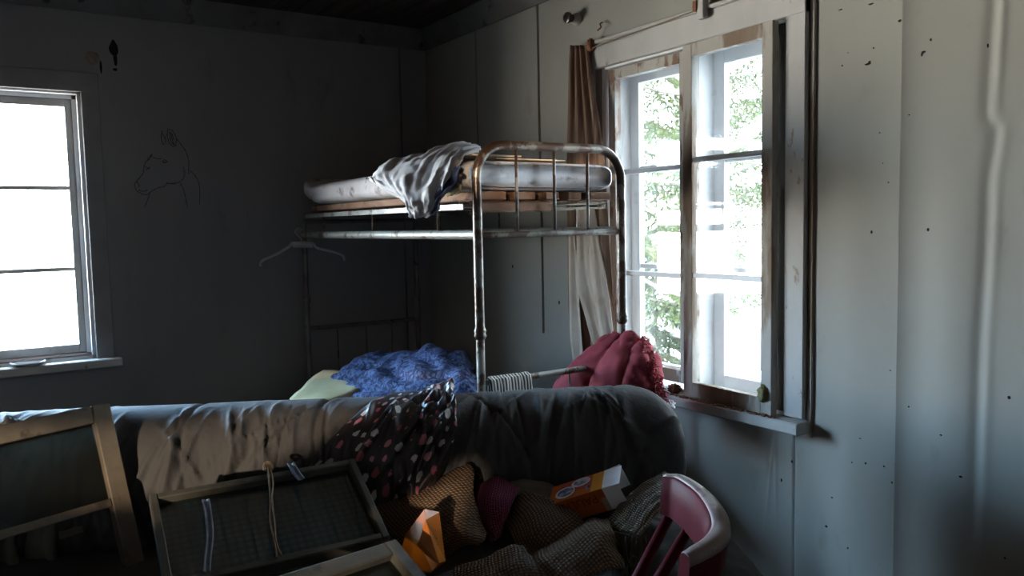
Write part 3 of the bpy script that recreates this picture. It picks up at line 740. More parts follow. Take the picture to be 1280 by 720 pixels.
for yy in (2.75, 3.3, 3.9, 4.4):
    MB().tube([(BXL, yy, 1.474), (BXR, yy, 1.474)], .006, n=6).build('cross_wire', m_tube_dark, bed)
MB().box((BXL, 2.63, .36), (BXR, 4.48, .375)).build('bed_base', m_tube_dark, bed)

# loose boards under the upper mattress
for k, (x0, x1) in enumerate(((1.60, 1.73), (1.775, 1.875), (1.92, 1.99), (2.04, 2.11), (2.15, 2.265))):
    MB().box((x0, 2.625+.006*(k % 2), 1.497), (x1, 4.45, 1.530), .004).build('bed_board', m_rawwood, None,
        'rough brown board under the stained mattress, ' + ('nearest the arched post on the left', 'second from the left post', 'middle one of five', 'second from the window side', 'nearest the window')[k], 'board', 'loose boards under the upper mattress')
MB().box((1.60, 2.68, 1.491), (2.27, 2.78, 1.4965), .001).build('cross_plank', m_rawwood, None, 'thin reddish plank lying crosswise under the five rough boards', 'board')
MB().box((1.60, 2.625, 1.4505), (1.965, 2.655, 1.4895), .004).build('cross_plank', m_rawwood, None, 'short reddish brown plank wedged under the boards behind the left bed post', 'board')

def rounded_slab(x0, x1, y0, y1, zf, th, mat_, name, nx=22, ny=60, disp=.006, seed=0, r=.04, **kw):
    # closed cushion-like slab; zf(x, y) = underside height
    prof = []; K = 7
    mb = MB(); P = []
    def sec(y, sc):
        row = []
        cx, hw = (x0+x1)/2, (x1-x0)/2*sc; hh = th/2
        m_ = 56
        for k in range(m_):
            a = 2*math.pi*k/m_; c_, s_ = math.cos(a), math.sin(a); e_ = .22
            xx = cx+hw*math.copysign(abs(c_)**e_, c_); zz = hh*math.copysign(abs(s_)**.55, s_)
            row.append(Vector((xx, y, zf(xx, y)+hh+zz*(1-(1-sc)*5.5))))
        return row
    ends = [(0, .955), (.006, .98), (.018, .993), (.035, 1)]
    rows = [sec(y0+a, b) for a, b in ends]+[sec(y0+.035+(y1-y0-.07)*i/ny, 1) for i in range(1, ny)]+[sec(y1-a, b) for a, b in reversed(ends)]
    for r_ in rows:
        for i, v in enumerate(r_):
            d = disp*gn(v.x*7+seed, v.y*5, v.z*9)+disp*.6*gn(v.x*20+seed, v.y*18, v.z*20)
            r_[i] = v+Vector((d*.5, d*.5, d))
    b = mb.grid(rows, closed_v=True, flip=False)
    m_ = 56
    mb.f.append(tuple(b+k for k in range(m_))); mb.f.append(tuple(b+(len(rows)-1)*m_+k for k in reversed(range(m_))))
    return mb.build(name, mat_, smooth=True, **kw)
def up_z(x, y): return 1.533+.06*max(0, (y-4.28)/.2)**1.5*(1 if y > 4.28 else 0) 
rounded_slab(1.548, 2.285, 2.628, 4.44, up_z, .115, m_mattress, 'upper_mattress', seed=2, label='stained thin white mattress lying on the upper bunk', cat='mattress')
def lo_z(x, y): return .378
rounded_slab(1.60, 2.26, 2.66, 4.46, lo_z, .16, m_rawwood, 'lower_mattress', seed=5, label='dark brown mattress on the lower bunk under the blue quilt', cat='mattress')

# thin boards and foam on the upper mattress at the foot end
MB().box((1.60, 2.66, 1.668), (1.83, 2.80, 1.675), .001, Matrix.Rotation(R(0), 4, 'Z')).build('fibreboard_piece', m_paper, None, 'pale tan thin board lying on the left end of the upper mattress', 'board')
MB().box((1.72, 2.675, 1.659), (2.06, 2.80, 1.664), .001).build('fibreboard_piece', m_paper, None, 'longer thin board lying flat on the mattress behind the middle spindle', 'board')
def lump(mb, c_, r_, seed, n=16, am=.25, fq=2.5):
    P = []
    for i in range(n+1):
        a = math.pi*i/n; row = []
        for j in range(n*2):
            b = math.pi*j/n; d = Vector((math.sin(a)*math.cos(b), math.sin(a)*math.sin(b), math.cos(a)))
            k = 1+am*gn(d.x*fq+seed, d.y*fq, d.z*fq)+am*.5*gn(d.x*fq*3+seed, d.y*fq*3, d.z*fq*3)
            row.append(Vector(c_)+Vector((d.x*r_[0], d.y*r_[1], d.z*r_[2]))*k)
        P.append(row)
    mb.grid(P, closed_v=True, flip=True)
q = MB(); lump(q, (1.585, 2.80, 1.622), (.030, .10, .036), 3, am=.35, fq=3); q.build('foam_chunk', m_foam, None, 'upper lump of torn yellow foam between sheet and arched post', 'foam', smooth=True)
q = MB(); lump(q, (1.548, 2.745, 1.545), (.024, .085, .026), 9, am=.3, fq=3); q.build('foam_chunk', m_foampale, None, 'lower pale lump of foam beside the arched post', 'foam', smooth=True)
MB().tube([(1.532, 2.62, 1.588), (1.532, 2.74, 1.584), (1.530, 2.86, 1.580)], .010, n=8).build('metal_rod', m_tube, None, 'short white scratched rod sticking out between two foam lumps', 'rod', smooth=True)

# crumpled sheet hanging over the side of the upper bunk
def bfold(u, v, p):
    return .011*ridge(u*1.6+.5, v*6+u*2.5, 1.2) + .009*ridge(u*4, v*12+u*6, 4)+.007*ridge(u*9, v*14, 8)-.016
rows = [
 [at(598,188,3.12), at(600,182,3.35), at(585,180,3.5), at(560,190,3.6)],
 [at(580,196,3.05), at(575,186,3.2), at(562,181,3.4), at(545,190,3.55)],
 [at(572,205,3.02), at(553,198,3.12), at(535,194,3.3), at(515,195,3.5)],
 [at(562,222,3.02), at(535,222,3.10), at(512,206,3.25), at(490,200,3.45)],
 [at(552,240,3.03), at(520,245,3.10), at(492,225,3.22), at(472,212,3.42)],
 [at(545,256,3.06), at(516,262,3.10), at(500,242,3.18), at(462,222,3.40)],
 [at(536,271,3.10), at(512,272,3.12), at(508,256,3.17), at(458,221,3.40)],
]
sheet('crumpled_sheet', rows, m_blanket, 12, 16, bfold, .004, label='crumpled pale grey sheet hanging over the side of the upper bunk', cat='sheet')
rows = [
 [at(575,208,3.0), at(566,206,3.06), at(556,204,3.14)],
 [at(572,222,3.0), at(560,225,3.04), at(548,222,3.12)],
 [at(562,236,3.0), at(550,240,3.04), at(540,238,3.12)],
 [at(553,246,3.02), at(540,254,3.06), at(530,252,3.12)],
 [at(548,262,3.04), at(538,270,3.08), at(527,262,3.12)]]
sheet('navy_cloth', rows, m_navy, 8, 8, lambda u, v, p: .010*ridge(u*3, v*5, 7)-.005, .003, label='dark navy cloth bunched under the right edge of the pale sheet', cat='cloth')

# lower bunk: foam pad and blue quilt
rows = [[Vector((1.20+.36*t, 3.62+.62*t-.28*s_, .60+.05*t+.03*math.sin(s_*3))) for s_ in (0, .33, .66, 1)] for t in (0, .33, .66, 1)]
rows = [[on(362,497,'Z',.60), on(385,500,'Z',.60), on(415,500,'Z',.60)], [on(378,484,'Z',.61), on(405,486,'Z',.62), on(440,490,'Z',.62)], [on(392,470,'Z',.635), on(420,474,'Z',.645), on(455,480,'Z',.645)], [on(404,462,'Z',.65), on(424,463,'Z',.65), on(470,470,'Z',.65)]]
sheet('foam_pad', rows, m_foampale, 5, 5, lambda u, v, p: .01*gn(p.x*8, p.y*8, p.z*8), .10, label='bent pale yellow foam pad sticking out of the lower bunk beside blue quilt', cat='foam pad', flip=False)
def qf(u, v, p): return .034*ridge(u*3, v*4, 2)+.016*ridge(u*7, v*9, 5)-.025
rows = [
 [at(388,494,4.00), at(430,500,3.85), at(480,502,3.65), at(540,502,3.5), at(590,502,3.42)],
 [at(400,482,4.05), at(440,480,3.90), at(490,482,3.70), at(550,484,3.56), at(596,488,3.5)],
 [at(418,464,4.12), at(455,460,3.98), at(498,462,3.80), at(556,462,3.66), at(600,474,3.6)],
 [at(445,452,4.20), at(470,444,4.08), at(510,440,3.95), at(556,440,3.82), at(592,462,3.75)],
 [at(462,448,4.30), at(490,440,4.25), at(530,434,4.15), at(568,440,4.02), at(592,458,3.95)],
 [at(480,456,4.40), at(510,450,4.38), at(550,446,4.30), at(580,450,4.25), at(598,462,4.15)]]
sheet('blue_quilt', rows, m_batik, 9, 12, qf, .012, label='rumpled bright blue patterned quilt on the lower bunk', cat='quilt')

# striped rag and red padded cover on the foot of the lower bunk
rows = []
for k in range(7):
    x = BXL+.03+.19*k/6; r_ = .022; row = []
    for j in range(9):
        a = R(-60+j*300/8); row.append(Vector((x+.006*math.sin(k*2.1+j), FY+r_*math.cos(a)*1.1, .795+r_*math.sin(a)+(0 if 1 < j < 7 else -.05))))
    rows.append(row)
sheet('striped_rag', rows, m_stripe, 4, 3, lambda u, v, p: .004*gn(u*14, v*6, 1), .003, label='black and white striped rag knotted round the lower foot rail by left post', cat='rag')
def redf(u, v, p): return .034*abs(math.sin(u*math.pi*3.2+v*.9))**.7-.018+.009*gn(u*9, v*9, 3)+.010*ridge(u*9+v*3, v*6, 6)
rows = [
 [at(690,512,3.411), at(700,480,3.450), at(735,448,3.452), at(768,428,3.417)],
 [at(712,522,3.317), at(728,478,3.350), at(755,442,3.371), at(780,420,3.364)],
 [at(745,530,3.242), at(752,490,3.264), at(775,447,3.279), at(795,423,3.318)],
 [at(780,538,3.204), at(778,495,3.206), at(790,450,3.233), at(802,430,3.290)],
 [at(812,540,3.209), at(805,500,3.207), at(806,458,3.236), at(806,440,3.286)],
 [at(830,535,3.260), at(822,495,3.259), at(818,462,3.293), at(812,446,3.349)]]
red = empty('red_padded_cover', tuple(at(775,540,3.269)), 'dusty red padded cover draped over the right foot post of the bunk', 'cover')
red.location.z = .45
sheet('padding', rows, m_red, 8, 12, redf, .02, parent=red)
# frayed edge hanging on its right side
ff = MB(); rnd = random.Random(5)
edge = spline([at(803,425,3.269), at(808,440,3.234), at(813,458,3.208), at(820,478,3.201), at(826,500,3.194), at(828,515,3.212)], 24)
for p in edge:
    for k in range(5):
        a = p+Vector((rnd.uniform(-.02, .02), rnd.uniform(-.02, .02), rnd.uniform(-.01, .01))); d = Vector((rnd.uniform(-1, 1), rnd.uniform(-1, 1), rnd.uniform(-1.2, .5))).normalized()*rnd.uniform(.012, .03)
        ff.tube([a, a+d*.5+Vector((0, 0, .003)), a+d], [.0035, .003, .001], n=5)
ff.build('frayed_edge', m_redfrill, red, label='frayed crimson edge')
q = MB(); lump(q, tuple(at(834,507,3.211)), (.030, .03, .020), 4, am=.5, fq=3); q.build('stuffing_tuft', m_tuft, None, 'dirty white tuft of stuffing below the red cover near the sill end', 'stuffing', smooth=True)
q = MB(); lump(q, tuple(on(843,486,'Z',.682)), (.026, .03, .020), 14, am=.4, fq=3); q.build('brown_lump', m_rust, None, 'rust brown clod on the sill between red cover and window', 'clod', smooth=True)

# plastic hanger on the bed's head post
hx = Vector((1.552, 4.49, 0)); hs = Rt0.copy(); hg = empty('clothes_hanger', tuple(Vector((1.552, 4.47, 1.19))), 'grey plastic clothes hanger hanging from the head post of the bunk', 'hanger')
def hp(px, py): return at(px, py, 4.56)
q = MB(); q.tube(spline([hp(326,333), hp(328,326), hp(345,318), hp(362,308), hp(367,304), hp(390,304), hp(397,310), hp(415,314), hp(428,319), hp(431,326)], 5), .0085, n=8)
q.tube([hp(366,306), hp(391,306)], .018, n=8)
q.build('hanger_arms', m_plastic, hg, smooth=True)
MB().tube(spline([hp(377,303), hp(376,298), hp(372,294), hp(369,290), hp(371,286), hp(375,285), hp(378,288)], 5), .004, n=6).build('hook', m_plastic, hg, smooth=True)

# ------------------------------------------------------------------ curtain and fittings by the window
cu = empty('curtain', (2.43, 3.05, .75), 'narrow brown faded curtain hanging gathered at the left window edge', 'curtain')
def cpleat(u, v, p): return .012*math.sin(v*math.pi*7+u*2)+.006*gn(u*5, v*9)
rows = []
for (y, xl, xr, x0) in [(57,714,735,2.455), (110,712,742,2.44), (180,710,752,2.43), (260,711,758,2.43), (340,713,762,2.43), (400,714,765,2.43), (455,722,760,2.43)]:
    rows.append([on(xl+(xr-xl)*k/4, y, 'X', x0) for k in range(5)])
sheet('curtain_cloth', rows, m_curtbrown, 8, 12, cpleat, .002, parent=cu)
rows = []
for (y, xl, xr, x0) in [(250,722,741,2.418), (300,722,748,2.41), (350,722,756,2.405), (400,735,763,2.40), (425,742,766,2.40), (440,748,762,2.40)]:
    rows.append([on(xl+(xr-xl)*k/4, y, 'X', x0) for k in range(5)])
sheet('lit_lining', rows, m_curtcream, 8, 10, lambda u, v, p: .010*math.sin(v*math.pi*3.2+u*2)+.005*gn(u*5, v*9, 8), .002, parent=cu, label='cream flap coloured as lit cloth')
rows = []
for (y, xl, xr, x0) in [(290,711,718,2.40), (350,712,723,2.40), (420,714,728,2.40), (460,719,732,2.40)]:
    rows.append([on(xl+(xr-xl)*k/3, y, 'X', x0) for k in range(4)])
sheet('lit_lining', rows, m_curtcream, 8, 6, lambda u, v, p: .006*math.sin(v*math.pi*2+u), .002, parent=cu, label='cream edge strip')
kn = MB(); lump(kn, tuple(on(738,57,'X',2.455)), (.016, .022, .028), 6, am=.5, fq=3); kn.build('curtain_knot', m_rust, cu, smooth=True)
cd = MB(); cd.tube(spline([on(740,60,'X',2.452), on(790,42,'X',2.452), on(840,24,'X',2.455), on(884,8,'X',2.46)], 4), .0025, n=5)
cd.build('cord', m_string, cu, smooth=True)
ins = empty('wall_knob', tuple(on(722,24,'X',2.49)), 'black and white ceramic knob high on the wall above the curtain', 'knob')
a_ = on(722,24,'X',2.497)
MB().tube([a_, a_+Vector((-.01,0,0)), a_+Vector((-.03,0,0)), a_+Vector((-.034,0,0))], [.030,.030,.022,.018], n=18).build('knob_base', m_ceram, ins, smooth_angle=50)
MB().tube([a_+Vector((-.034,0,0)), a_+Vector((-.05,0,0)), a_+Vector((-.055,0,0)), a_+Vector((-.068,0,0)), a_+Vector((-.071,0,0))], [.018,.018,.026,.026,.020], n=18).build('knob_cap', m_black, ins, smooth_angle=50)
MB().tube(spline([on(753,28,'X',2.498), on(750,30,'X',2.47), on(751,34,'X',2.465), on(747,38,'X',2.475)], 4), .0035, n=6).build('bent_nail', m_rust, None, 'small bent rusty nail in the wall right of the ceramic knob', 'nail', smooth=True)
q = MB(); c_ = on(954,492,'X',2.437); lump(q, tuple(c_), (.016, .022, .032), 21, am=.45, fq=4); q.build('moss_clump', m_moss, None, 'olive clump of dried moss in the lower right corner of the ajar sash', 'moss', smooth=True)
# debris line on the sill, uncountable crumbs
cr_ = MB(); rnd = random.Random(11)
for k in range(240):
    y = rnd.triangular(1.86, 2.5, 2.18); xx = rnd.uniform(2.418, 2.436); r_ = rnd.uniform(.0015, .0045)
    cr_.box((xx-r_, y-r_*1.3, .6618), (xx+r_, y+r_*1.3, .6618+r_*1.6))
cr_.build('sill_debris', m_rust, None, 'rust brown crumbs of paint and rot scattered along the right sill', 'debris', kind='stuff')
# saucer on the left window's sill
sc_ = MB(); c_ = on(35,452,'Y',4.69); c_.z = .7425
prof = [(0, .004), (.03, .004), (.045, .008), (.062, .016), (.066, .018), (.064, .013), (.05, .003), (.034, 0), (0, 0)]
P = [[c_+Vector((r_*math.cos(2*math.pi*k/32), r_*math.sin(2*math.pi*k/32), h)) for k in range(32)] for r_, h in [(a*1.2, b) for a, b in prof]]
sc_.grid(P, closed_v=True); sc_.build('saucer', m_plate, None, 'small white saucer on the sill of the left window', 'saucer', smooth=True)

# ------------------------------------------------------------------ sofa
SO = Vector((1.72, 2.07, 0)); SU = Vector((.895, -.446, 0)).normalized(); SN = Vector((SU.y, -SU.x, 0))      # SU to the right, SN to the viewer
def S(u, n, z): return SO+SU*u+SN*n+Vector((0, 0, z))
sofa = empty('sofa', tuple(S(-.7, .1, 0)), 'charcoal quilted sofa with a fat rolled back in the foreground', 'sofa')
CZ, HH, HT = .60, .245, .19
PL = []
_r = random.Random(21)
for _k in range(190):
    PL.append((_r.uniform(-2.0, .12), _r.uniform(-.7, 1.3), _r.uniform(.25, 1.0), _r.gauss(.05, .10), _r.uniform(.004, .013), _r.uniform(.007, .025)*(1 if _r.random() < .72 else -1)))
def folds(s_, th):
    if th > math.pi*1.5: th -= 2*math.pi
    top = 1-.72*math.exp(-((th-1.65)/.45)**2)
    f_ = .007*gn(s_*3.1+.2*th, th*.3, 9)+.004*gn(s_*9, th*2, 3)
    for (s0, t0, ext, kk_, wd, hh) in PL:
        d = abs(s_-s0-kk_*(th-t0))
        if d < wd*4:
            e_ = math.exp(-((th-t0)/ext)**2); f_ += hh*e_*math.exp(-(d/wd)**1.3)
    f_ *= top
    for q, wd, dp in ((-1.30, .010, .012), (-.905, .010, .015), (-.33, .007, .010), (.06, .006, .007)):
        f_ -= dp*math.exp(-((s_-q+.02*math.sin(th*2))/wd)**2)
    return f_
def back_pt(s_, th, off=0.0):
    E0 = .05; k = 1.0; du = 0
    ce, se = math.cos(th), math.sin(th)                   # th 0 = towards viewer, 90 = top
    x_ = math.copysign(abs(ce)**.85, ce); z_ = math.copysign(abs(se)**.85, se)
    if s_ > E0:
        t = (s_-E0)/.245; k = max(0, 1-t**2.6)**(1/2.2)
    if s_ < -1.95:
        t = (-1.95-s_)/.2; k = max(0, 1-min(1, t)**2.6)**(1/2.2)
    f_ = folds(s_, th)*k+off*min(1, k*2)
    zc = CZ+.004*math.sin(s_*3)
    return S(s_, x_*(HT*k+f_*1), zc + z_*(HH*k+f_)) + SN*(-.0)
ss = frange(-2.15, -1.95, 8)[:-1]+frange(-1.95, .05, 420)+[.05+.245*math.sin(math.pi/2*i/26) for i in range(1, 27)]
P = [[back_pt(s_, 2*math.pi*k/120) for k in range(120)] for s_ in ss]
q = MB(); q.grid(P, closed_v=True, flip=True); q.build('backrest', m_sofa, sofa, smooth=True)
def pillow(mb, u0, u1, n0, n1, z0, z1, e1=.3, e2=.5, am=.01, seed=0, nn=90):
    P = []
    for i in range(nn//2+1):
        a = -math.pi/2+math.pi*i/(nn//2); row = []
        for j in range(nn):
            b = 2*math.pi*j/nn
            f_ = lambda v, e: math.copysign(abs(v)**e, v)
            x_, y_, z_ = f_(math.cos(a), e2)*f_(math.cos(b), e1), f_(math.cos(a), e2)*f_(math.sin(b), e1), f_(math.sin(a), e2)
            p = S((u0+u1)/2+(u1-u0)/2*x_, (n0+n1)/2+(n1-n0)/2*y_, (z0+z1)/2+(z1-z0)/2*z_)
            d = am*(ridge(p.x*6+seed, p.y*6, p.z*3)-.5)+am*.5*gn(p.x*22, p.y*22, p.z*14)
            p += Vector((x_*SU.x+y_*SN.x, x_*SU.y+y_*SN.y, z_)).normalized()*d
            row.append(p)
        P.append(row)
    mb.grid(P, closed_v=True)
q = MB(); pillow(q, -1.95, -.02, .08, .80, .22, .468, .25, .4); q.build('seat_cushion', m_sofa, sofa, smooth=True)
q = MB(); pillow(q, -.06, .30, -.02, .84, .08, .53, .5, .55, .018, 3); q.build('armrest', m_sofa, sofa, smooth=True)
q = MB(); pillow(q, -2.25, -1.93, -.02, .78, .08, .58, .4, .5, .015, 5); q.build('armrest', m_sofa, sofa, smooth=True)
q = MB()
M4 = Matrix(((SU.x, SN.x, 0, SO.x), (SU.y, SN.y, 0, SO.y), (0, 0, 1, 0), (0, 0, 0, 1)))
q.box((-2.0, -.1, .06), (.10, .74, .24), .02, M4); q.build('base', m_sofa, sofa)
for (u, n_) in ((-1.9, -.05), (-1.9, .66), (.0, -.05), (.0, .66)):
    MB().tube([S(u, n_, 0), S(u, n_, .07)], .025, n=12).build('leg', m_darkwood, sofa)

# floral scarf over the sofa back
def sc_edge(t):                                          # t 0 (behind the top) .. 1 (low front)
    lo = -.93+.0*t; hi = -.47
    lo = -.70-.36*min(1, max(0, (t-.15)/.75)); hi = -.485-.02*t-.16*max(0, t-.5)*2*.6
    return lo, hi
P = []; NU, NV = 120, 90
for i in range(NU+1):
    t = i/NU; th = R(112-150*t); lo, hi = sc_edge(t); row = []
    for j in range(NV+1):
        v = j/NV
        s_ = lo+(hi-lo)*v + .012*gn(t*6, v*2, 3)+(.02*gn(t*5, 8) if v in (0, 1) else 0)
        cr_amp = max(0, min(1, (v-.45)*2.6))
        off = .007+.004*(1+gn(s_*14, t*6, 2)) + cr_amp*(.030*max(0, ridge(v*5+t*2, t*6, 3))+.024*abs(gn(v*11, t*10, 6)))
        row.append(back_pt(s_, th, off))
    P.append(row)
q = MB(); q.grid(P); uv = [(i/NU*.62, j/NV*.42) for i in range(NU+1) for j in range(NV+1)]
q.build('floral_scarf', m_floral, None, 'black scarf with pink and white leaf print draped over the sofa back', 'scarf', smooth=True, solid=.0015, uv=uv)

# ------------------------------------------------------------------ loose glazed frames
def frame_matrix(o, ux, vy):                              # local x along ux, local y along vy, z = outward normal
    ux = ux.normalized(); vy = (vy-ux*vy.dot(ux)).normalized(); nz = ux.cross(vy)
    return Matrix(((ux.x, vy.x, nz.x, o.x), (ux.y, vy.y, nz.y, o.y), (ux.z, vy.z, nz.z, o.z), (0, 0, 0, 1)))
def loose_frame(name, label, F, Wd, Ht, st, th, m, mg, bars=(), panes=None, lip=.0, cat='window frame'):
    # x from 0 to Wd, y from 0 (top) to -Ht
    root = empty(name, tuple(F @ Vector((Wd/2, -Ht, -th))), label, cat)
    for (a, b) in (((0, -Ht, -th), (st, 0, 0)), ((Wd-st, -Ht, -th), (Wd, 0, 0))):
        MB().box(a, b, .003, F).build('stile', m, root)
    for (a, b) in (((st, -st, -th), (Wd-st, 0, -.001)), ((st, -Ht, -th), (Wd-st, -Ht+st, -.001))):
        MB().box(a, b, .003, F).build('rail', m, root)
    for y in bars: MB().box((st, -y-.012, -th), (Wd-st, -y+.012, -.004), .003, F).build('muntin', m, root)
    for (y0, y1) in (panes or [(st, Ht-st)]):
        MB().box((st-.004, -y1, -th*.62-.003), (Wd-st+.004, -y0, -th*.62), 0, F).build('pane', mg, root)
    return root
# frame on the left, leaning against the sofa back; its lower light has no glass
D1 = 2.33
c1 = at(137, 502.5, D1); n1 = Vector((.18, -.94, .30)).normalized()
s1 = Vector((.20, -.32, -1.0)); s1 = (s1-n1*s1.dot(n1)).normalized()
# down the stile: from the corner to the point seen at (193,720)
def hit(px, py, p0, n_): r_ = ray(px, py); return CO+r_*(n_.dot(p0-CO)/n_.dot(r_))
sd = (hit(192, 720, c1, n1)-c1).normalized(); tx = (c1-hit(0, 531.5, c1, n1)).normalized()
F1 = frame_matrix(c1, tx, -sd); Wd1 = .78
F1 = F1 @ Matrix.Translation((-Wd1, 0, 0))
LF = (hit(192, 720, c1, n1)-c1).length+.04
mu1 = (hit(160, 622, c1, n1)-c1).length
loose_frame('window_sash', 'large dark wooden sash with missing lower pane leaning at the left edge', F1, Wd1, LF+.02, .050, .045, m_framewood, m_glassold, bars=(mu1,), panes=[(.046, mu1)])

# box frame with blue plaid cloth below the glass
k = 1.11
def kk(v): return CO+(Vector(v)-CO)*k
TL, TR, BR, BL = kk((.303, 2.026, .782)), kk((.806, 1.990, .787)), kk((.794, 1.742, .660)), kk((.297, 1.772, .648))
F2 = frame_matrix(TL, TR-TL, TL-BL); Wd2, Ht2 = (TR-TL).length, ((TL-BL).length+(TR-BR).length)/2
bf = loose_frame('plaid_box_frame', 'flat grey green frame with glass over blue plaid cloth, tied with string', F2, Wd2, Ht2, .020, .040, m_greenwood, m_glassgreen, cat='frame')
P = [[F2 @ Vector((.016+(Wd2-.032)*i/40, -.016-(Ht2-.032)*j/30, -.0375+.008*max(0, gn(i*.12, j*.15, 3)+.1)*math.sin(math.pi*i/40)*math.sin(math.pi*j/30))) for j in range(31)] for i in range(41)]
q = MB(); q.grid(P, flip=True); q.build('plaid_lining', m_plaid, bf, smooth=True, uv=[(i/40*Wd2, j/30*Ht2) for i in range(41) for j in range(31)], label='blue and green plaid cloth under the glass')
MB().box((.004, -Ht2+.004, -.045), (Wd2-.004, -.004, -.040), 0, F2).build('backing_board', m_darkwood, bf)
def f2(px, py, h=0.0):
    n_ = Vector((F2[0][2], F2[1][2], F2[2][2])); return hit(px, py, TL, n_)+n_*h
q = MB(); q.tube(spline([f2(334,584,.004), f2(336,600,.005), f2(338,625,.004), f2(338,655,.004), f2(343,678,.004), f2(346,698,.004)], 6), .0026, n=6)
q.tube(spline([f2(337,584,.004), f2(341,604,.006), f2(340,628,.008), f2(343,655,.006), f2(345,680,.005), f2(352,696,.004)], 6), .0024, n=6)
q.tube(spline([f2(331,589,.004), f2(330,584,.006), f2(334,581,.010), f2(339,583,.008), f2(340,588,.004)], 6), .0045, n=6)
q.build('jute_string', m_string, None, 'knotted brown string tied across the plaid box frame', 'string', smooth=True)
def strip(name, pts, wd, m, label, cat='ribbon', dirv=None):
    p = spline(pts, 8); nz = Vector((F2[0][2], F2[1][2], F2[2][2])); P = []
    for i, c_ in enumerate(p):
        t = (p[min(i+1, len(p)-1)]-p[max(i-1, 0)]).normalized(); s_ = t.cross(nz).normalized()
        P.append([c_+s_*wd*(j/8-.5)+nz*(.0022*math.sin(j/8*math.pi*3)) for j in range(9)])
    q = MB(); q.grid(P); return q.build(name, m, None, label, cat, smooth=True, solid=.0012)
strip('satin_ribbon', [f2(257,625,.003), f2(260,645,.003), f2(262,670,.003), f2(259,700,.003), f2(258,716,.003)], .020, m_ribbon, 'long grey blue ribbon lying down the left part of the plaid frame')
strip('satin_ribbon', [f2(363,580,.003), f2(366,586,.006), f2(371,593,.003), f2(377,600,.001)], .022, m_ribbon, 'short grey blue ribbon end over the top rail of the plaid frame')

# third frame, lower and nearer
D3 = 1.98
c3 = at(495, 673, D3); n3 = Vector((.26, -.46, .85)).normalized()
tx3 = (c3-hit(344, 720, c3, n3)).normalized(); sd3 = (hit(531, 719, c3, n3)-c3).normalized()
F3 = frame_matrix(c3, tx3, -sd3) @ Matrix.Translation((-.55, 0, 0))
loose_frame('window_sash', 'grey green sash lying lowest in front, below the plaid frame', F3, .55, .27, .040, .035, m_greenwood, m_glassold)

# pale cloth and scrap of wood below the left sash
rows = [[at(-12,655,2.34), at(8,655,2.32), at(28,662,2.36), at(50,655,2.33), at(75,650,2.36)],
        [at(-15,690,2.36), at(10,685,2.32), at(32,690,2.37), at(55,685,2.32), at(74,690,2.38)],
        [at(-15,735,2.38), at(25,735,2.31), at(48,740,2.37), at(72,745,2.33), at(82,750,2.38)]]
sheet('drab_cloth', rows, m_bluesill, 12, 10, lambda u, v, p: .010*math.sin(v*22+u*3), .003, label='drab olive grey cloth hanging in folds under the left sash', cat='cloth')
MB().box((0, -.022, 0), (.062, 0, .012), .002, frame_matrix(at(73,665,2.30), tx, -sd)).build('wood_scrap', m_framewood, None, 'small square wood scrap just under the muntin of the left sash', 'wood')

# ------------------------------------------------------------------ rug heap, packets and chair on the seat
rug = empty('woven_rug', tuple(at(640,715,2.15)-Vector((0, 0, .08))), 'coarse brown woven rug heaped in folds on the sofa seat', 'rug')
wf = lambda sd_: (lambda u, v, p: .005*gn(u*5+sd_, v*5, 2)+.003*gn(p.x*30, p.y*30, p.z*30))
rows = [[at(462,640,2.44), at(500,616,2.46), at(545,600,2.47), at(588,579,2.48)],
        [at(472,652,2.38), at(512,632,2.39), at(556,612,2.39), at(593,592,2.42)],
        [at(492,672,2.32), at(530,654,2.31), at(566,636,2.31), at(592,618,2.36)],
        [at(520,690,2.28), at(556,672,2.25), at(580,662,2.25), at(600,650,2.30)],
        [at(556,700,2.26), at(580,682,2.23), at(600,681,2.23), at(608,668,2.27)]]
sheet('rug_fold', rows, m_rug, 7, 8, wf(1), .006, parent=rug)
rows = [[at(586,580,2.50), at(592,584,2.47), at(597,590,2.45)], [at(592,596,2.53), at(597,596,2.49), at(602,602,2.46)], [at(592,630,2.50), at(598,632,2.46), at(601,636,2.42)], [at(590,665,2.42), at(596,668,2.38), at(600,672,2.34)]]
sheet('rug_fold', rows, m_rug, 6, 6, wf(2), .006, parent=rug)
rows = [[at(601,606,2.42), at(622,598,2.44), at(650,612,2.42)], [at(597,628,2.36), at(616,622,2.34), at(640,630,2.34)], [at(602,655,2.33), at(618,650,2.30), at(634,646,2.31)], [at(608,680,2.30), at(616,678,2.28), at(624,670,2.29)]]
sheet('magenta_end', rows, m_pink, 7, 7, wf(3), .005, parent=rug, label='magenta striped part of the rug')
rows = [[at(632,655,2.38), at(642,632,2.40), at(656,614,2.42)], [at(640,668,2.30), at(664,646,2.30), at(692,628,2.35)], [at(650,690,2.25), at(684,664,2.23), at(722,642,2.28)], [at(668,706,2.22), at(700,684,2.20), at(730,656,2.24)]]
sheet('rug_fold', rows, m_rug, 8, 8, wf(4), .006, parent=rug)
rows = [[at(560,715,2.20), at(610,697,2.18), at(640,684,2.17), at(655,684,2.14)], [at(560,730,2.12), at(612,716,2.09), at(650,706,2.07), at(668,700,2.06)], [at(565,748,2.06), at(620,742,2.02), at(665,735,2.0), at(690,728,2.0)]]
sheet('rug_fold', rows, m_rug, 7, 8, wf(5), .006, parent=rug)
rows = [[at(664,696,2.19), at(700,676,2.22), at(735,652,2.26), at(760,650,2.24)], [at(664,704,2.10), at(706,684,2.11), at(742,660,2.14), at(764,662,2.15)], [at(674,714,2.06), at(716,700,2.06), at(752,682,2.08), at(770,684,2.10)], [at(690,730,2.03), at(730,722,2.02), at(764,712,2.04), at(780,710,2.06)]]
sheet('rug_fold', rows, m_rug, 7, 8, wf(6), .006, parent=rug)
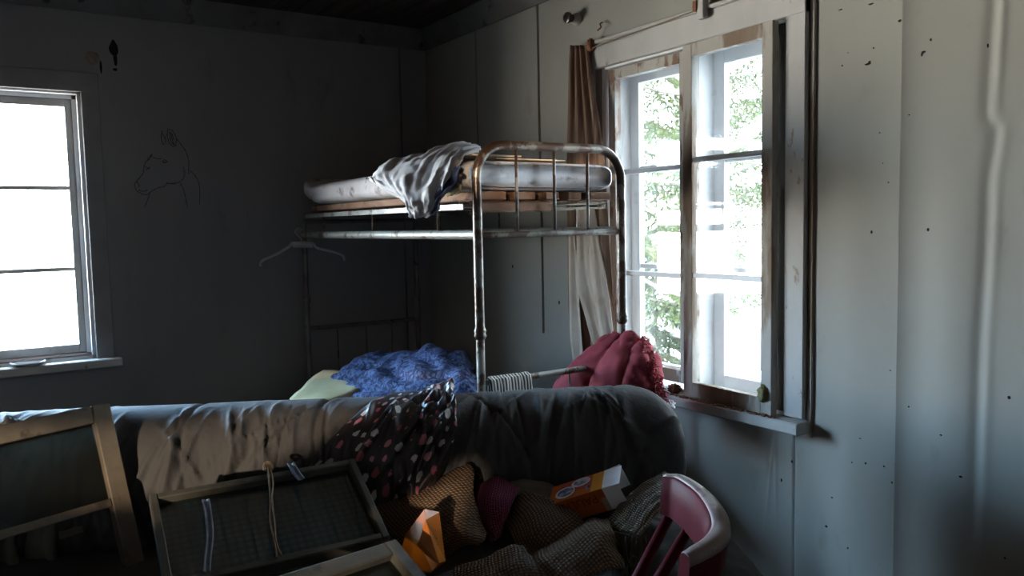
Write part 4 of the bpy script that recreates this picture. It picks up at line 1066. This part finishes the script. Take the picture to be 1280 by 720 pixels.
rows = [[at(757,660,2.26), at(778,632,2.30), at(800,612,2.34), at(832,592,2.36)], [at(770,664,2.18), at(788,642,2.22), at(808,622,2.24), at(843,600,2.26)], [at(786,668,2.12), at(800,650,2.15), at(818,630,2.18), at(850,610,2.20)], [at(800,672,2.08), at(808,662,2.10), at(824,642,2.14), at(848,625,2.18)]]
sheet('rug_end', rows, m_rugpale, 7, 8, lambda u, v, p: .006*math.sin(u*26)+.003*gn(p.x*30, p.y*30, p.z*30), .008, parent=rug, label='paler worn end of the rug')
fr_ = MB(); rnd = random.Random(8)
for k in range(46):
    t = k/45; a = spline([at(768,664,2.12), at(784,668,2.11), at(800,670,2.09), at(810,662,2.10)], 15)[min(45, k)]
    ln = rnd.uniform(.05, .13); sw = Vector((rnd.uniform(-.02, .02), rnd.uniform(-.02, .02), 0))
    fr_.tube(spline([a, a+sw*.4+Vector((0, 0, -ln*.4)), a+sw+Vector((0, 0, -ln))], 4), .0022, n=5)
for k in range(30):
    a = spline([at(800,608,2.34), at(815,600,2.35), at(832,592,2.35)], 15)[k]
    d = Vector((rnd.uniform(-.6, .6), rnd.uniform(-.6, .6), rnd.uniform(.2, 1))).normalized()*rnd.uniform(.012, .035)
    fr_.tube([a, a+d*.6, a+d], .0013, n=4)
fr_.tube(spline([at(782,670,2.10), at(783,690,2.08), at(786,703,2.07), at(796,708,2.06), at(800,702,2.06), at(793,696,2.06), at(786,699,2.06)], 6), .0022, n=5)
fr_.build('fringe', m_rugpale, rug, kind='stuff', label='loose fringe threads')

# grey pouch edge behind the rug
rows = [[at(632,606,2.48), at(655,603,2.49), at(686,608,2.49), at(690,614,2.48)], [at(640,616,2.45), at(660,614,2.45), at(684,617,2.45), at(690,622,2.44)], [at(650,626,2.42), at(668,626,2.41), at(684,628,2.41), at(690,632,2.41)]]
sheet('folded_pouch', rows, m_bluesill, 6, 6, wf(9), .012, label='grey brown folded cloth pouch between magenta rug end and carton', cat='pouch')

# carton with white open end
p0, p1 = at(693, 607, 2.40), at(759, 590, 2.36)
bx_u = (at(757,588,2.38)-at(691,609,2.44)).normalized()
bx_d = (at(700,640,2.30)-at(691,610,2.44)).normalized()
B0 = at(691, 609, 2.42)
FB = frame_matrix(B0, bx_u, -(bx_d))                      # x along the box, -y down its upper face, z outward
BL_, BWd, BH = .172, .088, .075
cart = empty('coffee_carton', tuple(FB @ Vector((BL_/2, -BWd/2, -BH))), 'orange coffee carton with white open end lying on the heap', 'carton')
q = MB(); t_ = .0012
for a, b in (((0, -BWd, -t_), (BL_, 0, 0)), ((0, -BWd, -BH), (BL_, -BWd+t_, 0)), ((0, -t_, -BH), (BL_, 0, 0)), ((0, -BWd, -BH), (BL_, 0, -BH+t_)), ((0, -BWd, -BH), (t_, 0, 0))): q.box(a, b, 0, FB)
q.build('carton_body', m_orangedeep, cart)
MB().box((BL_*.79, -BWd+.001, 0), (BL_, -.001, .0006), 0, FB).build('yellow_band', m_yellowor, cart)
MB().box((.03, -.055, 0), (BL_*.79, -.002, .0005), 0, FB).build('red_band', m_redband, cart)
def disc(mb, cx, cy, rx, ry, z, n=28):
    b = mb.add([FB @ Vector((cx, cy, z))]+[FB @ Vector((cx+rx*math.cos(2*math.pi*k/n), cy+ry*math.sin(2*math.pi*k/n), z)) for k in range(n)], [])
    for k in range(n): mb.f.append((b, b+1+k, b+1+(k+1) % n))
for (cx, cy, rx, ry) in ((.050, -.052, .032, .026), (.098, -.022, .031, .020)):
    q = MB(); disc(q, cx, cy, rx, ry, .0009); q.build('cup_print', m_cupwhite, cart)
    q = MB(); disc(q, cx+.002, cy+.001, rx*.84, ry*.76, .0012); q.build('coffee_print', m_cupblue, cart)
q = MB(); disc(q, .125, -.058, .009, .009, .0009); q.build('cup_print', m_cupblue, cart)
cu_ = bpy.data.curves.new('lettering', 'FONT'); cu_.body = 'PAULIG'; cu_.size = .040; cu_.extrude = .0004
to = bpy.data.objects.new('lettering', cu_); C.objects.link(to)
dg = bpy.context.evaluated_depsgraph_get(); me = bpy.data.meshes.new_from_object(to.evaluated_get(dg)); bpy.data.objects.remove(to)
lt = MB(); xs_ = [v.co.x for v in me.vertices]; wd_ = max(xs_)-min(xs_)
# upside down on the front face (plane y = -BWd): text x runs towards -x, text y towards -z
sx_ = .118/wd_
lt.add([FB @ Vector((.148-v.co.x*sx_, -BWd-.0008+(-v.co.z if False else 0)-v.co.z, -.040+0-(v.co.y-.015)*1.0*-1 if False else -.012-v.co.y)) for v in me.vertices], [tuple(p.vertices) for p in me.polygons])
lt.build('lettering', m_printred, cart, label='dark red upside-down lettering PAULIG')
q = MB()
q.box((BL_, -BWd, -t_), (BL_+.055, -.0, 0), 0, FB); q.box((BL_, -BWd, -BH), (BL_+.05, -BWd+t_, 0), 0, FB)
fl = MB(); fl.box((0, 0, -BH), (.05, t_, 0), 0, FB @ Matrix.Translation((BL_, -.001, 0)) @ Matrix.Rotation(R(10), 4, 'Z'))
q.build('white_flap', m_card, cart, label='white inner end flap'); fl.build('white_flap', m_card, cart, label='white bent flap')
MB().box((BL_*.9, -BWd-.0008, -BH), (BL_, -BWd, -.03), 0, FB).build('shadow_patch', m_cardshade, cart)  # brown shadow on the carton front, laid on as a patch

# crumpled orange packet
pk = empty('coffee_packet', tuple(at(530,712,2.16)-Vector((0, 0, .01))), 'crumpled bright orange coffee packet standing beside the lowest frame', 'packet')
PV = [(531,636,2.16), (549,640,2.19), (557,701,2.15), (549,704,2.09), (532,650,2.12), (519,652,2.17), (507,668,2.19), (500,692,2.20), (511,714,2.14), (540,714,2.09), (524,676,2.10), (515,690,2.13)]
fv = [at(*p) for p in PV]; nb_ = len(fv)
bv = [at(p[0]+(1 if p[0] < 530 else -1), p[1]+2, p[2]+.055) for p in PV]
q = MB(); q.add(fv+bv, [(0,4,3,2,1), (4,10,3), (10,9,3), (0,5,10,4), (5,6,10), (6,7,11,10), (7,8,11), (10,11,9), (11,8,9)])
ring_ = [0, 1, 2, 3, 9, 8, 7, 6, 5]
q.f += [(a_, b_, b_+nb_, a_+nb_) for a_, b_ in zip(ring_, ring_[1:]+ring_[:1])]+[tuple(i_+nb_ for i_ in ring_)]
q.build('packet_body', m_orange, pk)
q = MB()
for i_, (x_, y_) in enumerate(((541,652), (543,662), (545,672), (546,680))):
    t_ = (y_-640)/62; d_ = 2.172-.035*t_
    q.tube([at(x_-1.2, y_, d_-.012), at(x_+1.4, y_+.8, d_-.012)], .0013, n=5)
q.build('print_mark', m_printred, pk)

# red chair with bent crest rail
chair = empty('spindle_chair', (.87, 1.23, 0), 'old dark red wooden chair with curved crest rail and flat spindles', 'chair')
def zat(px, py, z): return on(px, py, 'Z', z)
CR = [zat(832,597,.845), zat(852,600,.85), zat(878,618,.85), zat(894,640,.85), zat(899,660,.84), zat(890,676,.84), zat(868,690,.835), zat(856,697,.83)]
cp = spline(CR, 7); cc_ = sum(cp, Vector())/len(cp)
P = []
for i, p in enumerate(cp):
    t = (cp[min(i+1, len(cp)-1)]-cp[max(i-1, 0)]); t.z = 0; t.normalize(); o_ = Vector((t.y, -t.x, 0))
    if o_.dot(p-Vector((.9, 1.2, p.z))) < 0: o_ = -o_
    e_ = i/(len(cp)-1); hgt = .075+.020*math.sin(math.pi*e_); tk = .026+.012*math.sin(math.pi*e_)
    P.append([p+o_*tk*.5+Vector((0,0,-.004)), p+o_*tk*.4+Vector((0,0,.004)), p-o_*tk*.3+Vector((0,0,.006)), p-o_*tk*.5, p-o_*(tk*.5+.006)-Vector((0,0,hgt*.5)), p-o_*(tk*.35+.012)-Vector((0,0,hgt)), p-o_*(.0)-Vector((0,0,hgt)), p+o_*tk*.35-Vector((0,0,hgt*.6))])
q = MB(); b = q.grid(P, closed_v=True); n8 = 8
q.f.append(tuple(b+k for k in range(n8))); q.f.append(tuple(b+(len(P)-1)*n8+k for k in reversed(range(n8))))
cr_o = q.build('crest_rail', m_redpaint, chair, smooth_angle=55)
q = MB()
P = []
for i, p in enumerate(cp):
    t = (cp[min(i+1, len(cp)-1)]-cp[max(i-1, 0)]); t.z = 0; t.normalize(); o_ = Vector((t.y, -t.x, 0))
    if o_.dot(p-Vector((.9, 1.2, p.z))) < 0: o_ = -o_
    e_ = i/(len(cp)-1); tk = .026+.012*math.sin(math.pi*e_)
    P.append([p+o_*tk*.55+Vector((0,0,-.012)), p+o_*tk*.52+Vector((0,0,.001)), p+o_*tk*.35+Vector((0,0,.007)), p-o_*tk*.20+Vector((0,0,.009)), p-o_*tk*.36+Vector((0,0,.005))])
q.grid(P); q.build('lit_edge', m_redlit, cr_o, smooth=True, solid=.003, label='pale top edge coloured as lit')
seat_c = Vector((.80, 1.24, .44))
q = MB(); rng = []
for (r_, h) in ((.0, .46), (.14, .458), (.19, .464), (.205, .455), (.205, .435), (.19, .428), (0, .428)):
    rng.append([Vector((seat_c.x+r_*math.cos(2*math.pi*k/36), seat_c.y+r_*math.sin(2*math.pi*k/36), h)) for k in range(36)])
q.grid(rng, closed_v=True); q.build('seat', m_redpaint, chair, smooth=True)
for k, i in enumerate((3, 11, 19, 27, 35, 43)):
    p = cp[i]; a = Vector((p.x, p.y, p.z-.07)); d = Vector((p.x-seat_c.x, p.y-seat_c.y, 0)).normalized()*.17
    b_ = Vector((seat_c.x+d.x, seat_c.y+d.y, .455)); MB().tube([a, a.lerp(b_, .5), b_], [.011, .013, .010], n=8).build('spindle', m_redpaint, chair, smooth=True)
for k in range(4):
    a = R(45+90*k); MB().tube([seat_c+Vector((.13*math.cos(a), .13*math.sin(a), -.005)), Vector((seat_c.x+.18*math.cos(a), seat_c.y+.18*math.sin(a), 0))], [.018, .013], n=10).build('leg', m_redpaint, chair, smooth=True)
